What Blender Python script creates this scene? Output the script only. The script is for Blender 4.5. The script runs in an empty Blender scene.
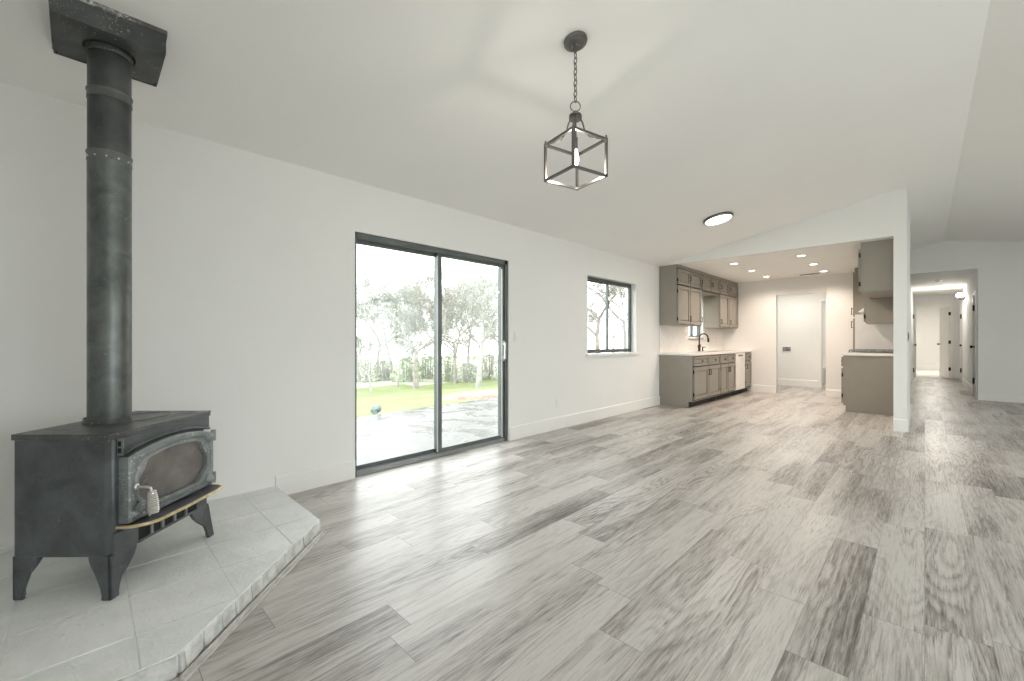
import bpy, bmesh, math, random
from mathutils import Vector, Matrix
C = bpy.context.scene
COL = C.collection
PI = math.pi
R = math.radians

# ------------------------------------------------------------------ camera
cam_d = bpy.data.cameras.new('camera')
cam_d.sensor_width = 36.0
cam_d.lens = 420.0 / 1024.0 * 36.0
cam_d.clip_start = 0.02
cam_d.clip_end = 300
cam = bpy.data.objects.new('camera', cam_d)
COL.objects.link(cam)
cam.location = (0, 0, 1.13)
cam.rotation_euler = (R(90), 0, R(44.5))
C.camera = cam

# ------------------------------------------------------------------ world, exposure
W = bpy.data.worlds.new('overcast_sky')
C.world = W
W.use_nodes = True
bg = W.node_tree.nodes['Background']
bg.inputs[0].default_value = (0.975, 0.99, 0.985, 1)
bg.inputs[1].default_value = 3.6
C.view_settings.view_transform = 'Standard'
C.view_settings.look = 'None'
C.view_settings.gamma = 1
C.view_settings.use_curve_mapping = False
C.view_settings.exposure = 0.58
C.cycles.max_bounces = 14
C.cycles.diffuse_bounces = 8
C.cycles.glossy_bounces = 5
C.cycles.transparent_max_bounces = 16
C.cycles.sample_clamp_indirect = 6.0
C.cycles.caustics_reflective = False
C.cycles.caustics_refractive = False


def portal(loc, rot, sx, sy):
    l = bpy.data.lights.new('window_portal', 'AREA')
    l.shape = 'RECTANGLE'
    l.size, l.size_y = sx, sy
    l.cycles.is_portal = True
    o = bpy.data.objects.new('window_portal', l)
    o.location, o.rotation_euler = loc, rot
    COL.objects.link(o)


def lamp(name, kind, loc, power, color=(1, 1, 1), radius=0.05, rot=(0, 0, 0), **kw):
    l = bpy.data.lights.new(name, kind)
    l.energy = power
    l.color = color
    if kind == 'AREA':
        l.shape = 'DISK'
        l.size = radius * 2
    else:
        l.shadow_soft_size = radius
    for k, v in kw.items():
        setattr(l, k, v)
    o = bpy.data.objects.new(name, l)
    o.location, o.rotation_euler = loc, rot
    COL.objects.link(o)
    return o


# main dimensions (metres)
XL, XR = -3.345, 3.90          # left and right wall
YB = -0.525                    # wall behind the camera
YK = 7.10                      # header wall of the kitchen
YKB = 10.40                    # kitchen back wall
YH = 11.90                     # wall with the hall opening
YF = 18.0                      # far end of the hall
XP0, XP1 = -0.28, -0.158       # partition between kitchen and hall
HX0, HX1 = -0.25, 0.72         # hall
ZC = 2.44
XRG, ZRG = 0.27, 3.095         # ridge


def zc(x):
    return ZC + (ZRG - ZC) * ((x - XL) / (XRG - XL) if x < XRG else (XR - x) / (XR - XRG))


portal((XL - .16, 2.455, 1.0), (0, R(-90), 0), 2.1, 1.9)
portal((XL - .16, 5.59, 1.49), (0, R(-90), 0), 1.2, 1.5)
portal((XR + .16, 2.0, 1.3), (0, R(90), 0), 2.2, 3.4)
portal((XR + .16, 6.3, 1.4), (0, R(90), 0), 1.9, 2.7)
portal((1.95, YB - .16, 1.2), (R(-90), 0, 0), 3.0, 2.2)

# ------------------------------------------------------------------ materials


def new_mat(name):
    m = bpy.data.materials.new(name)
    m.use_nodes = True
    nt = m.node_tree
    return m, nt, nt.nodes['Principled BSDF']


def nd(nt, t, **kw):
    n = nt.nodes.new(t)
    for k, v in kw.items():
        if k == 'op':
            n.operation = v
        elif k.startswith('i_'):
            n.inputs[int(k[2:])].default_value = v
        else:
            setattr(n, k, v)
    return n


def math_n(nt, op, a, b=None):
    n = nt.nodes.new('ShaderNodeMath')
    n.operation = op
    for i, v in enumerate((a, b)):
        if v is None:
            continue
        if isinstance(v, (int, float)):
            n.inputs[i].default_value = v
        else:
            nt.links.new(v, n.inputs[i])
    return n.outputs[0]


def ramp(nt, fac, stops):
    n = nt.nodes.new('ShaderNodeValToRGB')
    els = n.color_ramp.elements
    while len(els) < len(stops):
        els.new(0.5)
    for e, (p, c) in zip(els, stops):
        e.position = p
        e.color = (c[0], c[1], c[2], 1) if not isinstance(c, (int, float)) else (c, c, c, 1)
    nt.links.new(fac, n.inputs[0])
    return n.outputs[0]


def noise(nt, vec, scale, detail=4, rough=.55, dist=0.0):
    n = nt.nodes.new('ShaderNodeTexNoise')
    n.inputs['Scale'].default_value = scale
    n.inputs['Detail'].default_value = detail
    n.inputs['Roughness'].default_value = rough
    n.inputs['Distortion'].default_value = dist
    if vec is not None:
        nt.links.new(vec, n.inputs['Vector'])
    return n.outputs['Fac']


def bump(nt, b, h, strength=.2, dist=.01):
    n = nt.nodes.new('ShaderNodeBump')
    n.inputs['Strength'].default_value = strength
    n.inputs['Distance'].default_value = dist
    nt.links.new(h, n.inputs['Height'])
    nt.links.new(n.outputs[0], b.inputs['Normal'])


def plain(name, col, rough=.5, metal=0.0, var=.06, scale=6, bstr=.05, bscale=60, spec=.5):
    m, nt, b = new_mat(name)
    tc = nt.nodes.new('ShaderNodeTexCoord').outputs['Object']
    n = noise(nt, tc, scale, 3)
    lo = [max(0, c * (1 - var)) for c in col]
    hi = [min(1, c * (1 + var)) for c in col]
    nt.links.new(ramp(nt, n, [(.3, lo), (.7, hi)]), b.inputs['Base Color'])
    b.inputs['Roughness'].default_value = rough
    b.inputs['Metallic'].default_value = metal
    b.inputs['Specular IOR Level'].default_value = spec
    if bstr:
        bump(nt, b, noise(nt, tc, bscale, 3), bstr, .004)
    return m


def emit(name, col, strength):
    m, nt, b = new_mat(name)
    b.inputs['Base Color'].default_value = (.9, .9, .88, 1)
    b.inputs['Emission Color'].default_value = (*col, 1)
    b.inputs['Emission Strength'].default_value = strength
    return m


def glass_mat(name, tint=(1, 1, 1)):
    m, nt, b = new_mat(name)
    nt.nodes.remove(b)
    tr = nt.nodes.new('ShaderNodeBsdfTransparent')
    tr.inputs[0].default_value = (*tint, 1)
    gl = nt.nodes.new('ShaderNodeBsdfGlossy')
    gl.inputs['Roughness'].default_value = .02
    fr = nt.nodes.new('ShaderNodeFresnel')
    fr.inputs[0].default_value = 1.45
    mx = nt.nodes.new('ShaderNodeMixShader')
    ge = nt.nodes.new('ShaderNodeNewGeometry')
    front = math_n(nt, 'SUBTRACT', 1.0, ge.outputs['Backfacing'])
    nt.links.new(math_n(nt, 'MULTIPLY', fr.outputs[0], front), mx.inputs[0])
    nt.links.new(tr.outputs[0], mx.inputs[1])
    nt.links.new(gl.outputs[0], mx.inputs[2])
    nt.links.new(mx.outputs[0], nt.nodes['Material Output'].inputs[0])
    return m


def floor_mat():
    m, nt, b = new_mat('vinyl_plank')
    L = nt.links
    tc = nt.nodes.new('ShaderNodeTexCoord').outputs['Object']
    sp = nt.nodes.new('ShaderNodeSeparateXYZ')
    L.new(tc, sp.inputs[0])
    x, y = sp.outputs[0], sp.outputs[1]
    PW, PL = .182, 1.22
    xs = math_n(nt, 'DIVIDE', x, PW)
    row = math_n(nt, 'FLOOR', xs)
    wn = nt.nodes.new('ShaderNodeTexWhiteNoise')
    wn.noise_dimensions = '1D'
    L.new(row, wn.inputs['W'])
    ys = math_n(nt, 'ADD', math_n(nt, 'DIVIDE', y, PL), math_n(nt, 'MULTIPLY', wn.outputs['Value'], 7.0))
    colm = math_n(nt, 'FLOOR', ys)
    cb = nt.nodes.new('ShaderNodeCombineXYZ')
    L.new(row, cb.inputs[0])
    L.new(colm, cb.inputs[1])
    w2 = nt.nodes.new('ShaderNodeTexWhiteNoise')
    w2.noise_dimensions = '2D'
    L.new(cb.outputs[0], w2.inputs['Vector'])
    pid = w2.outputs['Value']
    # grain space: stretched along the plank, shifted per plank
    g = nt.nodes.new('ShaderNodeCombineXYZ')
    L.new(math_n(nt, 'ADD', x, math_n(nt, 'MULTIPLY', pid, 37.0)), g.inputs[0])
    L.new(math_n(nt, 'MULTIPLY', y, .05), g.inputs[1])
    L.new(math_n(nt, 'MULTIPLY', pid, 11.0), g.inputs[2])
    gv = g.outputs[0]
    g2 = nt.nodes.new('ShaderNodeCombineXYZ')
    L.new(math_n(nt, 'ADD', x, math_n(nt, 'MULTIPLY', pid, 23.0)), g2.inputs[0])
    L.new(math_n(nt, 'MULTIPLY', y, .16), g2.inputs[1])
    L.new(math_n(nt, 'MULTIPLY', pid, 5.0), g2.inputs[2])
    big = noise(nt, g2.outputs[0], 4.6, 1, .4, .25)
    fine = noise(nt, gv, 130, 6, .72, .5)
    mid = noise(nt, gv, 34, 6, .68, .9)
    # cathedral rings: contour lines of a broad noise field
    ring = math_n(nt, 'FRACT', math_n(nt, 'ADD', math_n(nt, 'MULTIPLY', big, 19.0), math_n(nt, 'MULTIPLY', fine, 1.3)))
    ring = math_n(nt, 'POWER', math_n(nt, 'ABSOLUTE', math_n(nt, 'SUBTRACT', math_n(nt, 'MULTIPLY', ring, 2.0), 1.0)), .55)
    cath = noise(nt, g2.outputs[0], 2.2, 1)
    mask = ramp(nt, cath, [(.42, 0), (.62, 1)])
    v = math_n(nt, 'ADD', math_n(nt, 'MULTIPLY', fine, .58), math_n(nt, 'MULTIPLY', mid, .34))
    v = math_n(nt, 'ADD', v, math_n(nt, 'MULTIPLY', math_n(nt, 'MULTIPLY', math_n(nt, 'SUBTRACT', ring, .5), mask), .15))
    v = math_n(nt, 'ADD', v, math_n(nt, 'MULTIPLY', math_n(nt, 'SUBTRACT', pid, .5), .10))
    v = math_n(nt, 'ADD', v, math_n(nt, 'MULTIPLY', math_n(nt, 'SUBTRACT', big, .5), .42))
    colr = ramp(nt, v, [(.25, (.09, .080, .072)), (.355, (.225, .208, .192)), (.435, (.37, .347, .324)), (.55, (.52, .50, .475))])
    # joints
    fx = math_n(nt, 'FRACT', xs)
    fy = math_n(nt, 'FRACT', ys)
    ex = math_n(nt, 'MINIMUM', fx, math_n(nt, 'SUBTRACT', 1.0, fx))
    ey = math_n(nt, 'MINIMUM', fy, math_n(nt, 'SUBTRACT', 1.0, fy))
    jx = math_n(nt, 'GREATER_THAN', math_n(nt, 'MULTIPLY', ex, PW), .0007)
    jy = math_n(nt, 'GREATER_THAN', math_n(nt, 'MULTIPLY', ey, PL), .0013)
    j = math_n(nt, 'MULTIPLY', jx, jy)
    mx = nt.nodes.new('ShaderNodeMix')
    mx.data_type = 'RGBA'
    L.new(j, mx.inputs[0])
    mx.inputs[6].default_value = (.20, .19, .175, 1)
    L.new(colr, mx.inputs[7])
    L.new(mx.outputs[2], b.inputs['Base Color'])
    L.new(ramp(nt, v, [(.25, .42), (.65, .27)]), b.inputs['Roughness'])
    h = math_n(nt, 'ADD', math_n(nt, 'MULTIPLY', v, .5), j)
    bump(nt, b, h, .18, .0015)
    return m


def worn_metal(name, base, rough, metal, speck=.62, speck_col=(.45, .47, .47), streak=False):
    """dark stove paint with pale scuffs and dust specks"""
    m, nt, b = new_mat(name)
    L = nt.links
    tc = nt.nodes.new('ShaderNodeTexCoord').outputs['Object']
    n1 = noise(nt, tc, 7, 5, .6, .5)
    c1 = ramp(nt, n1, [(.3, [c * .75 for c in base]), (.72, [c * 1.7 for c in base])])
    n2 = noise(nt, tc, 85, 3, .7)
    n3 = noise(nt, tc, 9, 3, .6)
    s = math_n(nt, 'MULTIPLY', ramp(nt, n2, [(speck, 0), (speck + .05, 1)]), ramp(nt, n3, [(.48, 0), (.62, .8)]))
    mx = nt.nodes.new('ShaderNodeMix')
    mx.data_type = 'RGBA'
    L.new(s, mx.inputs[0])
    L.new(c1, mx.inputs[6])
    mx.inputs[7].default_value = (*speck_col, 1)
    L.new(mx.outputs[2], b.inputs['Base Color'])
    L.new(ramp(nt, n1, [(.3, rough + .08), (.7, max(.1, rough - .06))]), b.inputs['Roughness'])
    b.inputs['Metallic'].default_value = metal
    bump(nt, b, n2, .12, .002)
    return m


def hearth_mat():
    m, nt, b = new_mat('painted_tile')
    L = nt.links
    tc = nt.nodes.new('ShaderNodeTexCoord').outputs['Object']
    n1 = noise(nt, tc, 5, 6, .65, .4)
    n2 = noise(nt, tc, 48, 4, .7)
    n3 = noise(nt, tc, 3.0, 2)
    base = ramp(nt, n1, [(.3, (.74, .765, .755)), (.7, (.88, .895, .885))])
    s = math_n(nt, 'MULTIPLY', ramp(nt, n2, [(.66, 0), (.70, 1)]), ramp(nt, n3, [(.52, 0), (.64, .75)]))
    mx = nt.nodes.new('ShaderNodeMix')
    mx.data_type = 'RGBA'
    L.new(s, mx.inputs[0])
    L.new(base, mx.inputs[6])
    mx.inputs[7].default_value = (.25, .26, .25, 1)
    L.new(mx.outputs[2], b.inputs['Base Color'])
    b.inputs['Roughness'].default_value = .5
    n4 = noise(nt, tc, 17, 6, .7, 1.0)
    bump(nt, b, n4, .6, .016)
    return m


def grass_mat():
    m, nt, b = new_mat('lawn_grass')
    tc = nt.nodes.new('ShaderNodeTexCoord').outputs['Object']
    n = math_n(nt, 'ADD', math_n(nt, 'MULTIPLY', noise(nt, tc, .6, 3), .6), math_n(nt, 'MULTIPLY', noise(nt, tc, 9, 5), .4))
    nt.links.new(ramp(nt, n, [(.3, (.15, .20, .085)), (.5, (.215, .25, .125)), (.7, (.27, .275, .19))]), b.inputs['Base Color'])
    b.inputs['Roughness'].default_value = .9
    b.inputs['Specular IOR Level'].default_value = .1
    bump(nt, b, noise(nt, tc, 40, 4), .6, .03)
    return m


def patio_mat(name, k):
    m, nt, b = new_mat(name)
    tc = nt.nodes.new('ShaderNodeTexCoord').outputs['Object']
    n = noise(nt, tc, 1.6, 6, .65, .8)
    nt.links.new(ramp(nt, n, [(p, [c * k for c in q]) for p, q in ((.3, (.25, .25, .24)), (.5, (.34, .34, .33)), (.7, (.42, .42, .41)))]), b.inputs['Base Color'])
    nt.links.new(ramp(nt, n, [(.38, .08), (.6, .45)]), b.inputs['Roughness'])
    bump(nt, b, noise(nt, tc, 30, 4), .1, .01)
    return m


M = {}
M['wall'] = plain('wall_paint', (.82, .82, .805), .62, var=.012, scale=1.5, bstr=.06, bscale=140, spec=.3)
M['ceil'] = plain('ceiling_paint', (.89, .888, .872), .75, var=.012, scale=1.2, bstr=.10, bscale=70, spec=.25)
M['trim'] = plain('trim_paint', (.84, .84, .82), .38, var=.01, bstr=0)
M['floor'] = floor_mat()
M['carpet'] = plain('carpet', (.72, .70, .67), .95, bscale=200, bstr=.3)
M['cab'] = plain('cabinet_paint', (.285, .266, .230), .42, var=.03, bstr=.02)
M['gap'] = plain('dark_gap', (.03, .025, .02), .8, bstr=0)
M['counter'] = plain('white_quartz', (.83, .81, .78), .18, var=.03, scale=9, bstr=0)
M['tile'] = plain('white_tile', (.80, .79, .77), .2, var=.04, scale=5, bstr=.03, bscale=12)
M['bronze'] = plain('dark_bronze', (.045, .036, .028), .38, .7, var=.15, bstr=0)
M['gun'] = plain('gunmetal', (.17, .165, .16), .33, .85, var=.15, bstr=0)
M['sill'] = plain('grey_sill', (.30, .315, .32), .35, .4, var=.1, bstr=0)
M['frame'] = plain('dark_aluminium', (.125, .142, .14), .36, .4, var=.15, bstr=0)
M['alu'] = plain('pale_aluminium', (.62, .64, .64), .35, .7, var=.05, bstr=0)
M['steel'] = plain('steel', (.60, .60, .58), .25, .95, var=.05, bstr=0)
M['chrome'] = plain('spring_chrome', (.72, .70, .67), .28, .9, var=.1, bstr=0)
M['brass'] = plain('worn_brass', (.62, .50, .30), .35, .6, var=.25, scale=40, bstr=0)
M['glass'] = glass_mat('window_glass', (.97, .985, .98))
M['white'] = plain('white_plastic', (.82, .82, .80), .35, bstr=0)
M['porcelain'] = plain('porcelain', (.84, .83, .81), .12, var=.01, bstr=0)
M['stove'] = worn_metal('stove_paint', (.078, .085, .092), .34, .25, .622, (.30, .31, .32))
M['plate'] = worn_metal('stove_plate', (.085, .09, .09), .36, .3, .60, (.40, .42, .41))
M['cast'] = worn_metal('dusty_cast_iron', (.19, .21, .212), .40, .35, .55, (.55, .60, .60))
M['stoveglass'] = worn_metal('sooty_glass', (.125, .115, .108), .22, .0, .66, (.30, .28, .27))
M['pipe'] = worn_metal('flue_metal', (.115, .125, .122), .36, .65, .66)
M['pipeup'] = worn_metal('flue_black', (.062, .068, .068), .36, .55, .66)
M['box'] = worn_metal('box_black', (.055, .06, .06), .45, .2, .60)
M['chip'] = worn_metal('chipped_edge', (.10, .10, .10), .6, 0, .48, (.75, .76, .74))
M['slot_shade'] = plain('slot_shade_black', (.012, .012, .012), .7, bstr=0)  # black that paints the shade inside the stove's slot openings
M['hearth'] = hearth_mat()
M['edge'] = plain('painted_edge_tile', (.60, .61, .59), .7, var=.3, scale=16, bstr=.7, bscale=45)
M['edgewood'] = plain('grey_trim_wood', (.50, .48, .46), .45, var=.2, scale=18)
M['grass'] = grass_mat()
M['patio'] = patio_mat('wet_concrete', .38)
M['bounce_ground'] = patio_mat('bounce_concrete', 1.7)  # whitened so the unseen ground throws light up to the ceiling
M['bark'] = plain('haze_pale_bark', (.31, .285, .265), .9, var=.3, scale=5, bscale=30, bstr=.3)  # lightened past real bark so its colour carries the outdoor haze
M['bark2'] = plain('haze_grey_bark', (.38, .375, .365), .9, var=.25, scale=5, bscale=30, bstr=.3)  # grey bark, likewise lightened to hold the haze in its colour
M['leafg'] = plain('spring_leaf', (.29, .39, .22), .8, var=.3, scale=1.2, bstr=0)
M['leafp'] = plain('haze_pale_leaf', (.42, .45, .39), .8, var=.2, scale=1.2, bstr=0)  # leaf colour paled in place of mist
M['leafh'] = plain('hazy_leaf', (.55, .57, .54), .9, var=.15, scale=1.2, bstr=0)  # palest leaves, standing in for haze around the far trees
M['litter'] = plain('leaf_litter', (.36, .38, .29), .95, var=.3, scale=.8, bstr=.4, bscale=8)  # litter paled too, painting in the white veil outdoors
M['mulch'] = plain('red_mulch', (.30, .225, .18), .95, var=.35, scale=14, bstr=.5)
M['rock'] = plain('blue_rock', (.13, .165, .185), .8, var=.3, scale=10, bstr=.4, bscale=25)
M['lit'] = emit('lit_diffuser', (1, .96, .90), 5.0)
M['litw'] = emit('lit_warm', (1, .90, .78), 9.0)
M['bulb'] = emit('lit_bulb', (1, .88, .70), 14.0)

# ------------------------------------------------------------------ helpers
MAT = {}                                     # world matrix of every thing


class MB:
    def __init__(s):
        s.bm = bmesh.new()

    def poly(s, pts):
        return s.bm.faces.new([s.bm.verts.new(p) for p in pts])

    def hexa(s, b, t):
        vb = [s.bm.verts.new(p) for p in b]
        vt = [s.bm.verts.new(p) for p in t]
        n = len(b)
        s.bm.faces.new(vb[::-1])
        s.bm.faces.new(vt)
        for i in range(n):
            s.bm.faces.new((vb[i], vb[(i + 1) % n], vt[(i + 1) % n], vt[i]))
        return s

    def box(s, x0, x1, y0, y1, z0, z1):
        x0, x1 = sorted((x0, x1)); y0, y1 = sorted((y0, y1)); z0, z1 = sorted((z0, z1))
        q = [(x0, y0), (x1, y0), (x1, y1), (x0, y1)]
        return s.hexa([(*p, z0) for p in q], [(*p, z1) for p in q])

    def prism(s, pts, axis, a0, a1):
        """extrude a 2-D outline along an axis (0,1,2)"""
        def f(p, a):
            q = list(p)
            q.insert(axis, a)
            return tuple(q)
        return s.hexa([f(p, a0) for p in pts], [f(p, a1) for p in pts])

    def tube(s, path, r, n=10, cap=True, closed=False):
        P = [Vector(p) for p in path]
        rs = r if isinstance(r, (list, tuple)) else [r] * len(P)
        rings = []
        prev = None
        m = len(P)
        for i, p in enumerate(P):
            if closed:
                d = P[(i + 1) % m] - P[i - 1]
            else:
                d = P[min(i + 1, m - 1)] - P[max(i - 1, 0)]
            d.normalize()
            if prev is None:
                a = Vector((0, 0, 1)) if abs(d.z) < .9 else Vector((1, 0, 0))
                u = d.cross(a).normalized()
            else:
                u = (prev - d * prev.dot(d)).normalized()
            prev = u
            v = d.cross(u)
            rings.append([s.bm.verts.new(p + (u * math.cos(2 * PI * k / n) + v * math.sin(2 * PI * k / n)) * rs[i]) for k in range(n)])
        for i in range(m if closed else m - 1):
            A, B = rings[i], rings[(i + 1) % m]
            for k in range(n):
                s.bm.faces.new((A[k], A[(k + 1) % n], B[(k + 1) % n], B[k]))
        if cap and not closed:
            s.bm.faces.new(rings[0][::-1])
            s.bm.faces.new(rings[-1])
        return s

    def lathe(s, prof, c=(0, 0, 0), n=32, mat=None):
        """profile of (r, z) turned about z at c; mat turns it elsewhere"""
        rings = []
        for r, z in prof:
            ring = []
            for k in range(n if r > 1e-6 else 1):
                a = 2 * PI * k / n
                p = Vector((r * math.cos(a), r * math.sin(a), z))
                if mat:
                    p = mat @ p
                ring.append(s.bm.verts.new(p + Vector(c)))
            rings.append(ring)
        for A, B in zip(rings, rings[1:]):
            for k in range(n):
                k2 = (k + 1) % n
                if len(A) == 1 and len(B) == 1:
                    continue
                if len(A) == 1:
                    s.bm.faces.new((A[0], B[k2], B[k]))
                elif len(B) == 1:
                    s.bm.faces.new((A[k], A[k2], B[0]))
                else:
                    s.bm.faces.new((A[k], A[k2], B[k2], B[k]))
        return s

    def build(s, name, mat, parent=None, local=False, bevel=0, smooth=True, label=None):
        bm = s.bm
        bmesh.ops.recalc_face_normals(bm, faces=bm.faces)
        me = bpy.data.meshes.new(name)
        bm.to_mesh(me)
        bm.free()
        o = bpy.data.objects.new(name, me)
        COL.objects.link(o)
        for mm in (mat if isinstance(mat, list) else [mat]):
            me.materials.append(mm)
        if parent is not None:
            o.parent = parent
            MAT[o.name] = MAT[parent.name]
            if not local:
                me.transform(MAT[parent.name].inverted())
        else:
            if not local:
                vs = [v.co for v in me.vertices]
                lo = Vector((min(v[i] for v in vs) for i in range(3)))
                hi = Vector((max(v[i] for v in vs) for i in range(3)))
                c = Vector(((lo.x + hi.x) / 2, (lo.y + hi.y) / 2, lo.z))
                me.transform(Matrix.Translation(-c))
                o.location = c
                MAT[o.name] = Matrix.Translation(c)
            else:
                MAT[o.name] = Matrix.Identity(4)
        if smooth:
            me.shade_smooth()
            me.set_sharp_from_angle(angle=R(32))
        if bevel:
            b = o.modifiers.new('bevel', 'BEVEL')
            b.width = bevel
            b.segments = 2
            b.limit_method = 'ANGLE'
        if label:
            o['label'] = label
        return o


def tag(o, label, cat, group=None):
    o['label'] = label
    o['category'] = cat
    if group:
        o['group'] = group
    return o


def thing(name, label, cat, loc=(0, 0, 0), rotz=0, group=None):
    o = bpy.data.objects.new(name, None)
    o.empty_display_size = .1
    COL.objects.link(o)
    o.location = loc
    o.rotation_euler = (0, 0, rotz)
    MAT[o.name] = Matrix.Translation(loc) @ Matrix.Rotation(rotz, 4, 'Z')
    return tag(o, label, cat, group)


def dup(root, loc, label=None, group=None, rotz=None, scale=None):
    r = root.copy()
    COL.objects.link(r)
    r.location = loc
    if rotz is not None:
        r.rotation_euler = (0, 0, rotz)
    if scale:
        r.scale = (scale,) * 3
    if label:
        r['label'] = label
    if group:
        r['group'] = group
    for ch in list(root.children):
        c = ch.copy()
        COL.objects.link(c)
        c.parent = r
        for g in list(ch.children):
            d = g.copy()
            COL.objects.link(d)
            d.parent = c
    return r


def struct(o):
    o['kind'] = 'structure'
    return o


def sthing(name, loc=(0, 0, 0)):
    """an Empty of the setting (window, door) that parents its parts"""
    o = bpy.data.objects.new(name, None)
    o.empty_display_size = .1
    COL.objects.link(o)
    o.location = loc
    MAT[o.name] = Matrix.Translation(loc)
    o['kind'] = 'structure'
    return o


def wall(name, axis, p0, p1, a0, a1, z0, z1, holes=(), mat=None, extra=None):
    """wall slab between p0 and p1 on an axis, spanning a0..a1 x z0..z1, with rectangular holes"""
    mb = MB()
    As = sorted({a0, a1, *[h[0] for h in holes], *[h[1] for h in holes]})
    Zs = sorted({z0, z1, *[h[2] for h in holes], *[h[3] for h in holes]})

    def solid(i, j):
        if i < 0 or j < 0 or i >= len(As) - 1 or j >= len(Zs) - 1:
            return False
        ca, cz = (As[i] + As[i + 1]) / 2, (Zs[j] + Zs[j + 1]) / 2
        return not any(h[0] < ca < h[1] and h[2] < cz < h[3] for h in holes)

    def P(p, a, z):
        return (p, a, z) if axis == 0 else (a, p, z)
    for i in range(len(As) - 1):
        for j in range(len(Zs) - 1):
            if not solid(i, j):
                continue
            A, B, Z0, Z1 = As[i], As[i + 1], Zs[j], Zs[j + 1]
            for p in (p0, p1):
                mb.poly([P(p, A, Z0), P(p, B, Z0), P(p, B, Z1), P(p, A, Z1)])
            for (di, dj, e) in ((-1, 0, [(A, Z0), (A, Z1)]), (1, 0, [(B, Z0), (B, Z1)]), (0, -1, [(A, Z0), (B, Z0)]), (0, 1, [(A, Z1), (B, Z1)])):
                if not solid(i + di, j + dj):
                    mb.poly([P(p0, *e[0]), P(p0, *e[1]), P(p1, *e[1]), P(p1, *e[0])])
    if extra:
        extra(mb)
    bmesh.ops.remove_doubles(mb.bm, verts=mb.bm.verts, dist=1e-5)
    return struct(mb.build(name, mat or M['wall'], local=True, smooth=False))


# ------------------------------------------------------------------ room shell
fl = MB().box(XL - .15, XR + .15, YB - .15, YF + .06, -.12, 0)
struct(fl.build('floor', M['floor'], local=True, smooth=False))
struct(MB().box(-2.6, 3.4, YF + .06, 23.2, -.12, .004).build('floor', M['carpet'], local=True, smooth=False))

wall('wall_left', 0, XL, XL - .15, YB - .15, 14.6, 0, ZC + .03,
     [(1.56, 3.349, 0, 2.03), (4.90, 6.28, .935, 2.045), (8.42, 9.18, 1.19, 2.0)])


def gable(mb):
    mb.prism([(XL, ZC), (XR, ZC), (XRG, ZRG)], 1, YB, YB - .15)


wall('wall_back', 1, YB, YB - .15, XL, XR, 0, ZC, [(.55, 3.35, .12, 2.25)], extra=gable)
wall('wall_right', 0, XR, XR + .15, YB - .15, YH + .12, 0, ZC + .03, [(.3, 3.7, .3, 2.25), (5.0, 7.6, .5, 2.25)])

# vaulted ceiling
t = .14
cl = MB()
cl.prism([(XL - .15, ZC - .02), (XL, ZC), (XRG, ZRG), (XR, ZC), (XR + .15, ZC - .02), (XR + .15, ZC + t), (XRG, ZRG + t), (XL - .15, ZC + t)], 1, YB - .15, YH + .12)
struct(cl.build('ceiling', M['ceil'], local=True, smooth=False))
# flat kitchen / laundry / bath ceiling
struct(MB().box(XL, XP0, YK + .12, 14.6, ZC, ZC + .05).build('ceiling', M['ceil'], local=True, smooth=False))
# hall ceiling and bedroom ceiling
HZ = 2.50
struct(MB().box(HX0 - .03, HX1 + .1, YH + .12, YF + .12, HZ, HZ + .06).build('ceiling', M['ceil'], local=True, smooth=False))
struct(MB().box(-2.6, 3.4, YF + .12, 23.2, HZ, HZ + .06).build('ceiling', M['ceil'], local=True, smooth=False))

# header wall of the kitchen with the end pillar
hw = MB()
hw.prism([(XL, ZC), (XP0, ZC), (XP0, 0), (XP1, 0), (XP1, zc(XP1)), (XL, ZC + .002)], 1, YK, YK + .12)
struct(hw.build('wall_kitchen', M['wall'], local=True, smooth=False))
pw = MB()
pw.prism([(XP0, 0), (XP1, 0), (XP1, zc(XP1)), (XP0, zc(XP0))], 1, YK + .12, 8.9)
pw.prism([(XP0, 0), (HX0, 0), (HX0, zc(HX0)), (XP0, zc(XP0))], 1, 8.9, YH)
struct(pw.build('wall_partition', M['wall'], local=True, smooth=False))
wall('wall_kitchen_back', 1, YKB, YKB + .12, XL, XP0, 0, ZC, [(-2.275, -1.413, 0, 2.10)])
wall('wall_laundry', 1, 12.3, 12.42, XL, XP0, 0, ZC, [(-1.75, -1.0, 0, 2.06)])
wall('wall_bathroom', 1, 14.5, 14.6, XL, XP0, 0, ZC)

# wall with the hall opening


def hall_gable(mb):
    mb.prism([(HX0, HZ), (HX1, HZ), (3.56, HZ), (XRG, ZRG), (HX0, zc(HX0))], 1, YH, YH + .12)


wall('wall_hall', 1, YH, YH + .12, HX1, XR, 0, HZ, extra=hall_gable)
wall('wall_hall_left', 0, HX0, HX0 - .03, YH, YF + .12, 0, HZ)
wall('wall_hall_right', 0, HX1, HX1 + .10, YH + .12, YF + .12, 0, HZ, [(12.10, 12.86, 0, 2.05), (16.35, 17.1, 0, 2.05)])
wall('wall_hall_end', 1, YF, YF + .12, HX0, HX1, 0, HZ, [(-.19, .555, 0, 2.17)])
wall('wall_bedroom', 1, 23.1, 23.2, -2.6, 3.4, 0, HZ)
wall('wall_bedroom_left', 0, -2.6, -2.5, YF + .12, 23.1, 0, HZ)
wall('wall_bedroom_right', 0, 3.3, 3.4, YF + .12, 23.1, 0, HZ)
wall('wall_bedroom_front', 1, YF + .121, YF + .14, HX1, 3.3, 0, HZ)
wall('wall_bedroom_front', 1, YF + .121, YF + .14, -2.5, HX0, 0, HZ)

# baseboards
BH, BT = .155, .016


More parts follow.
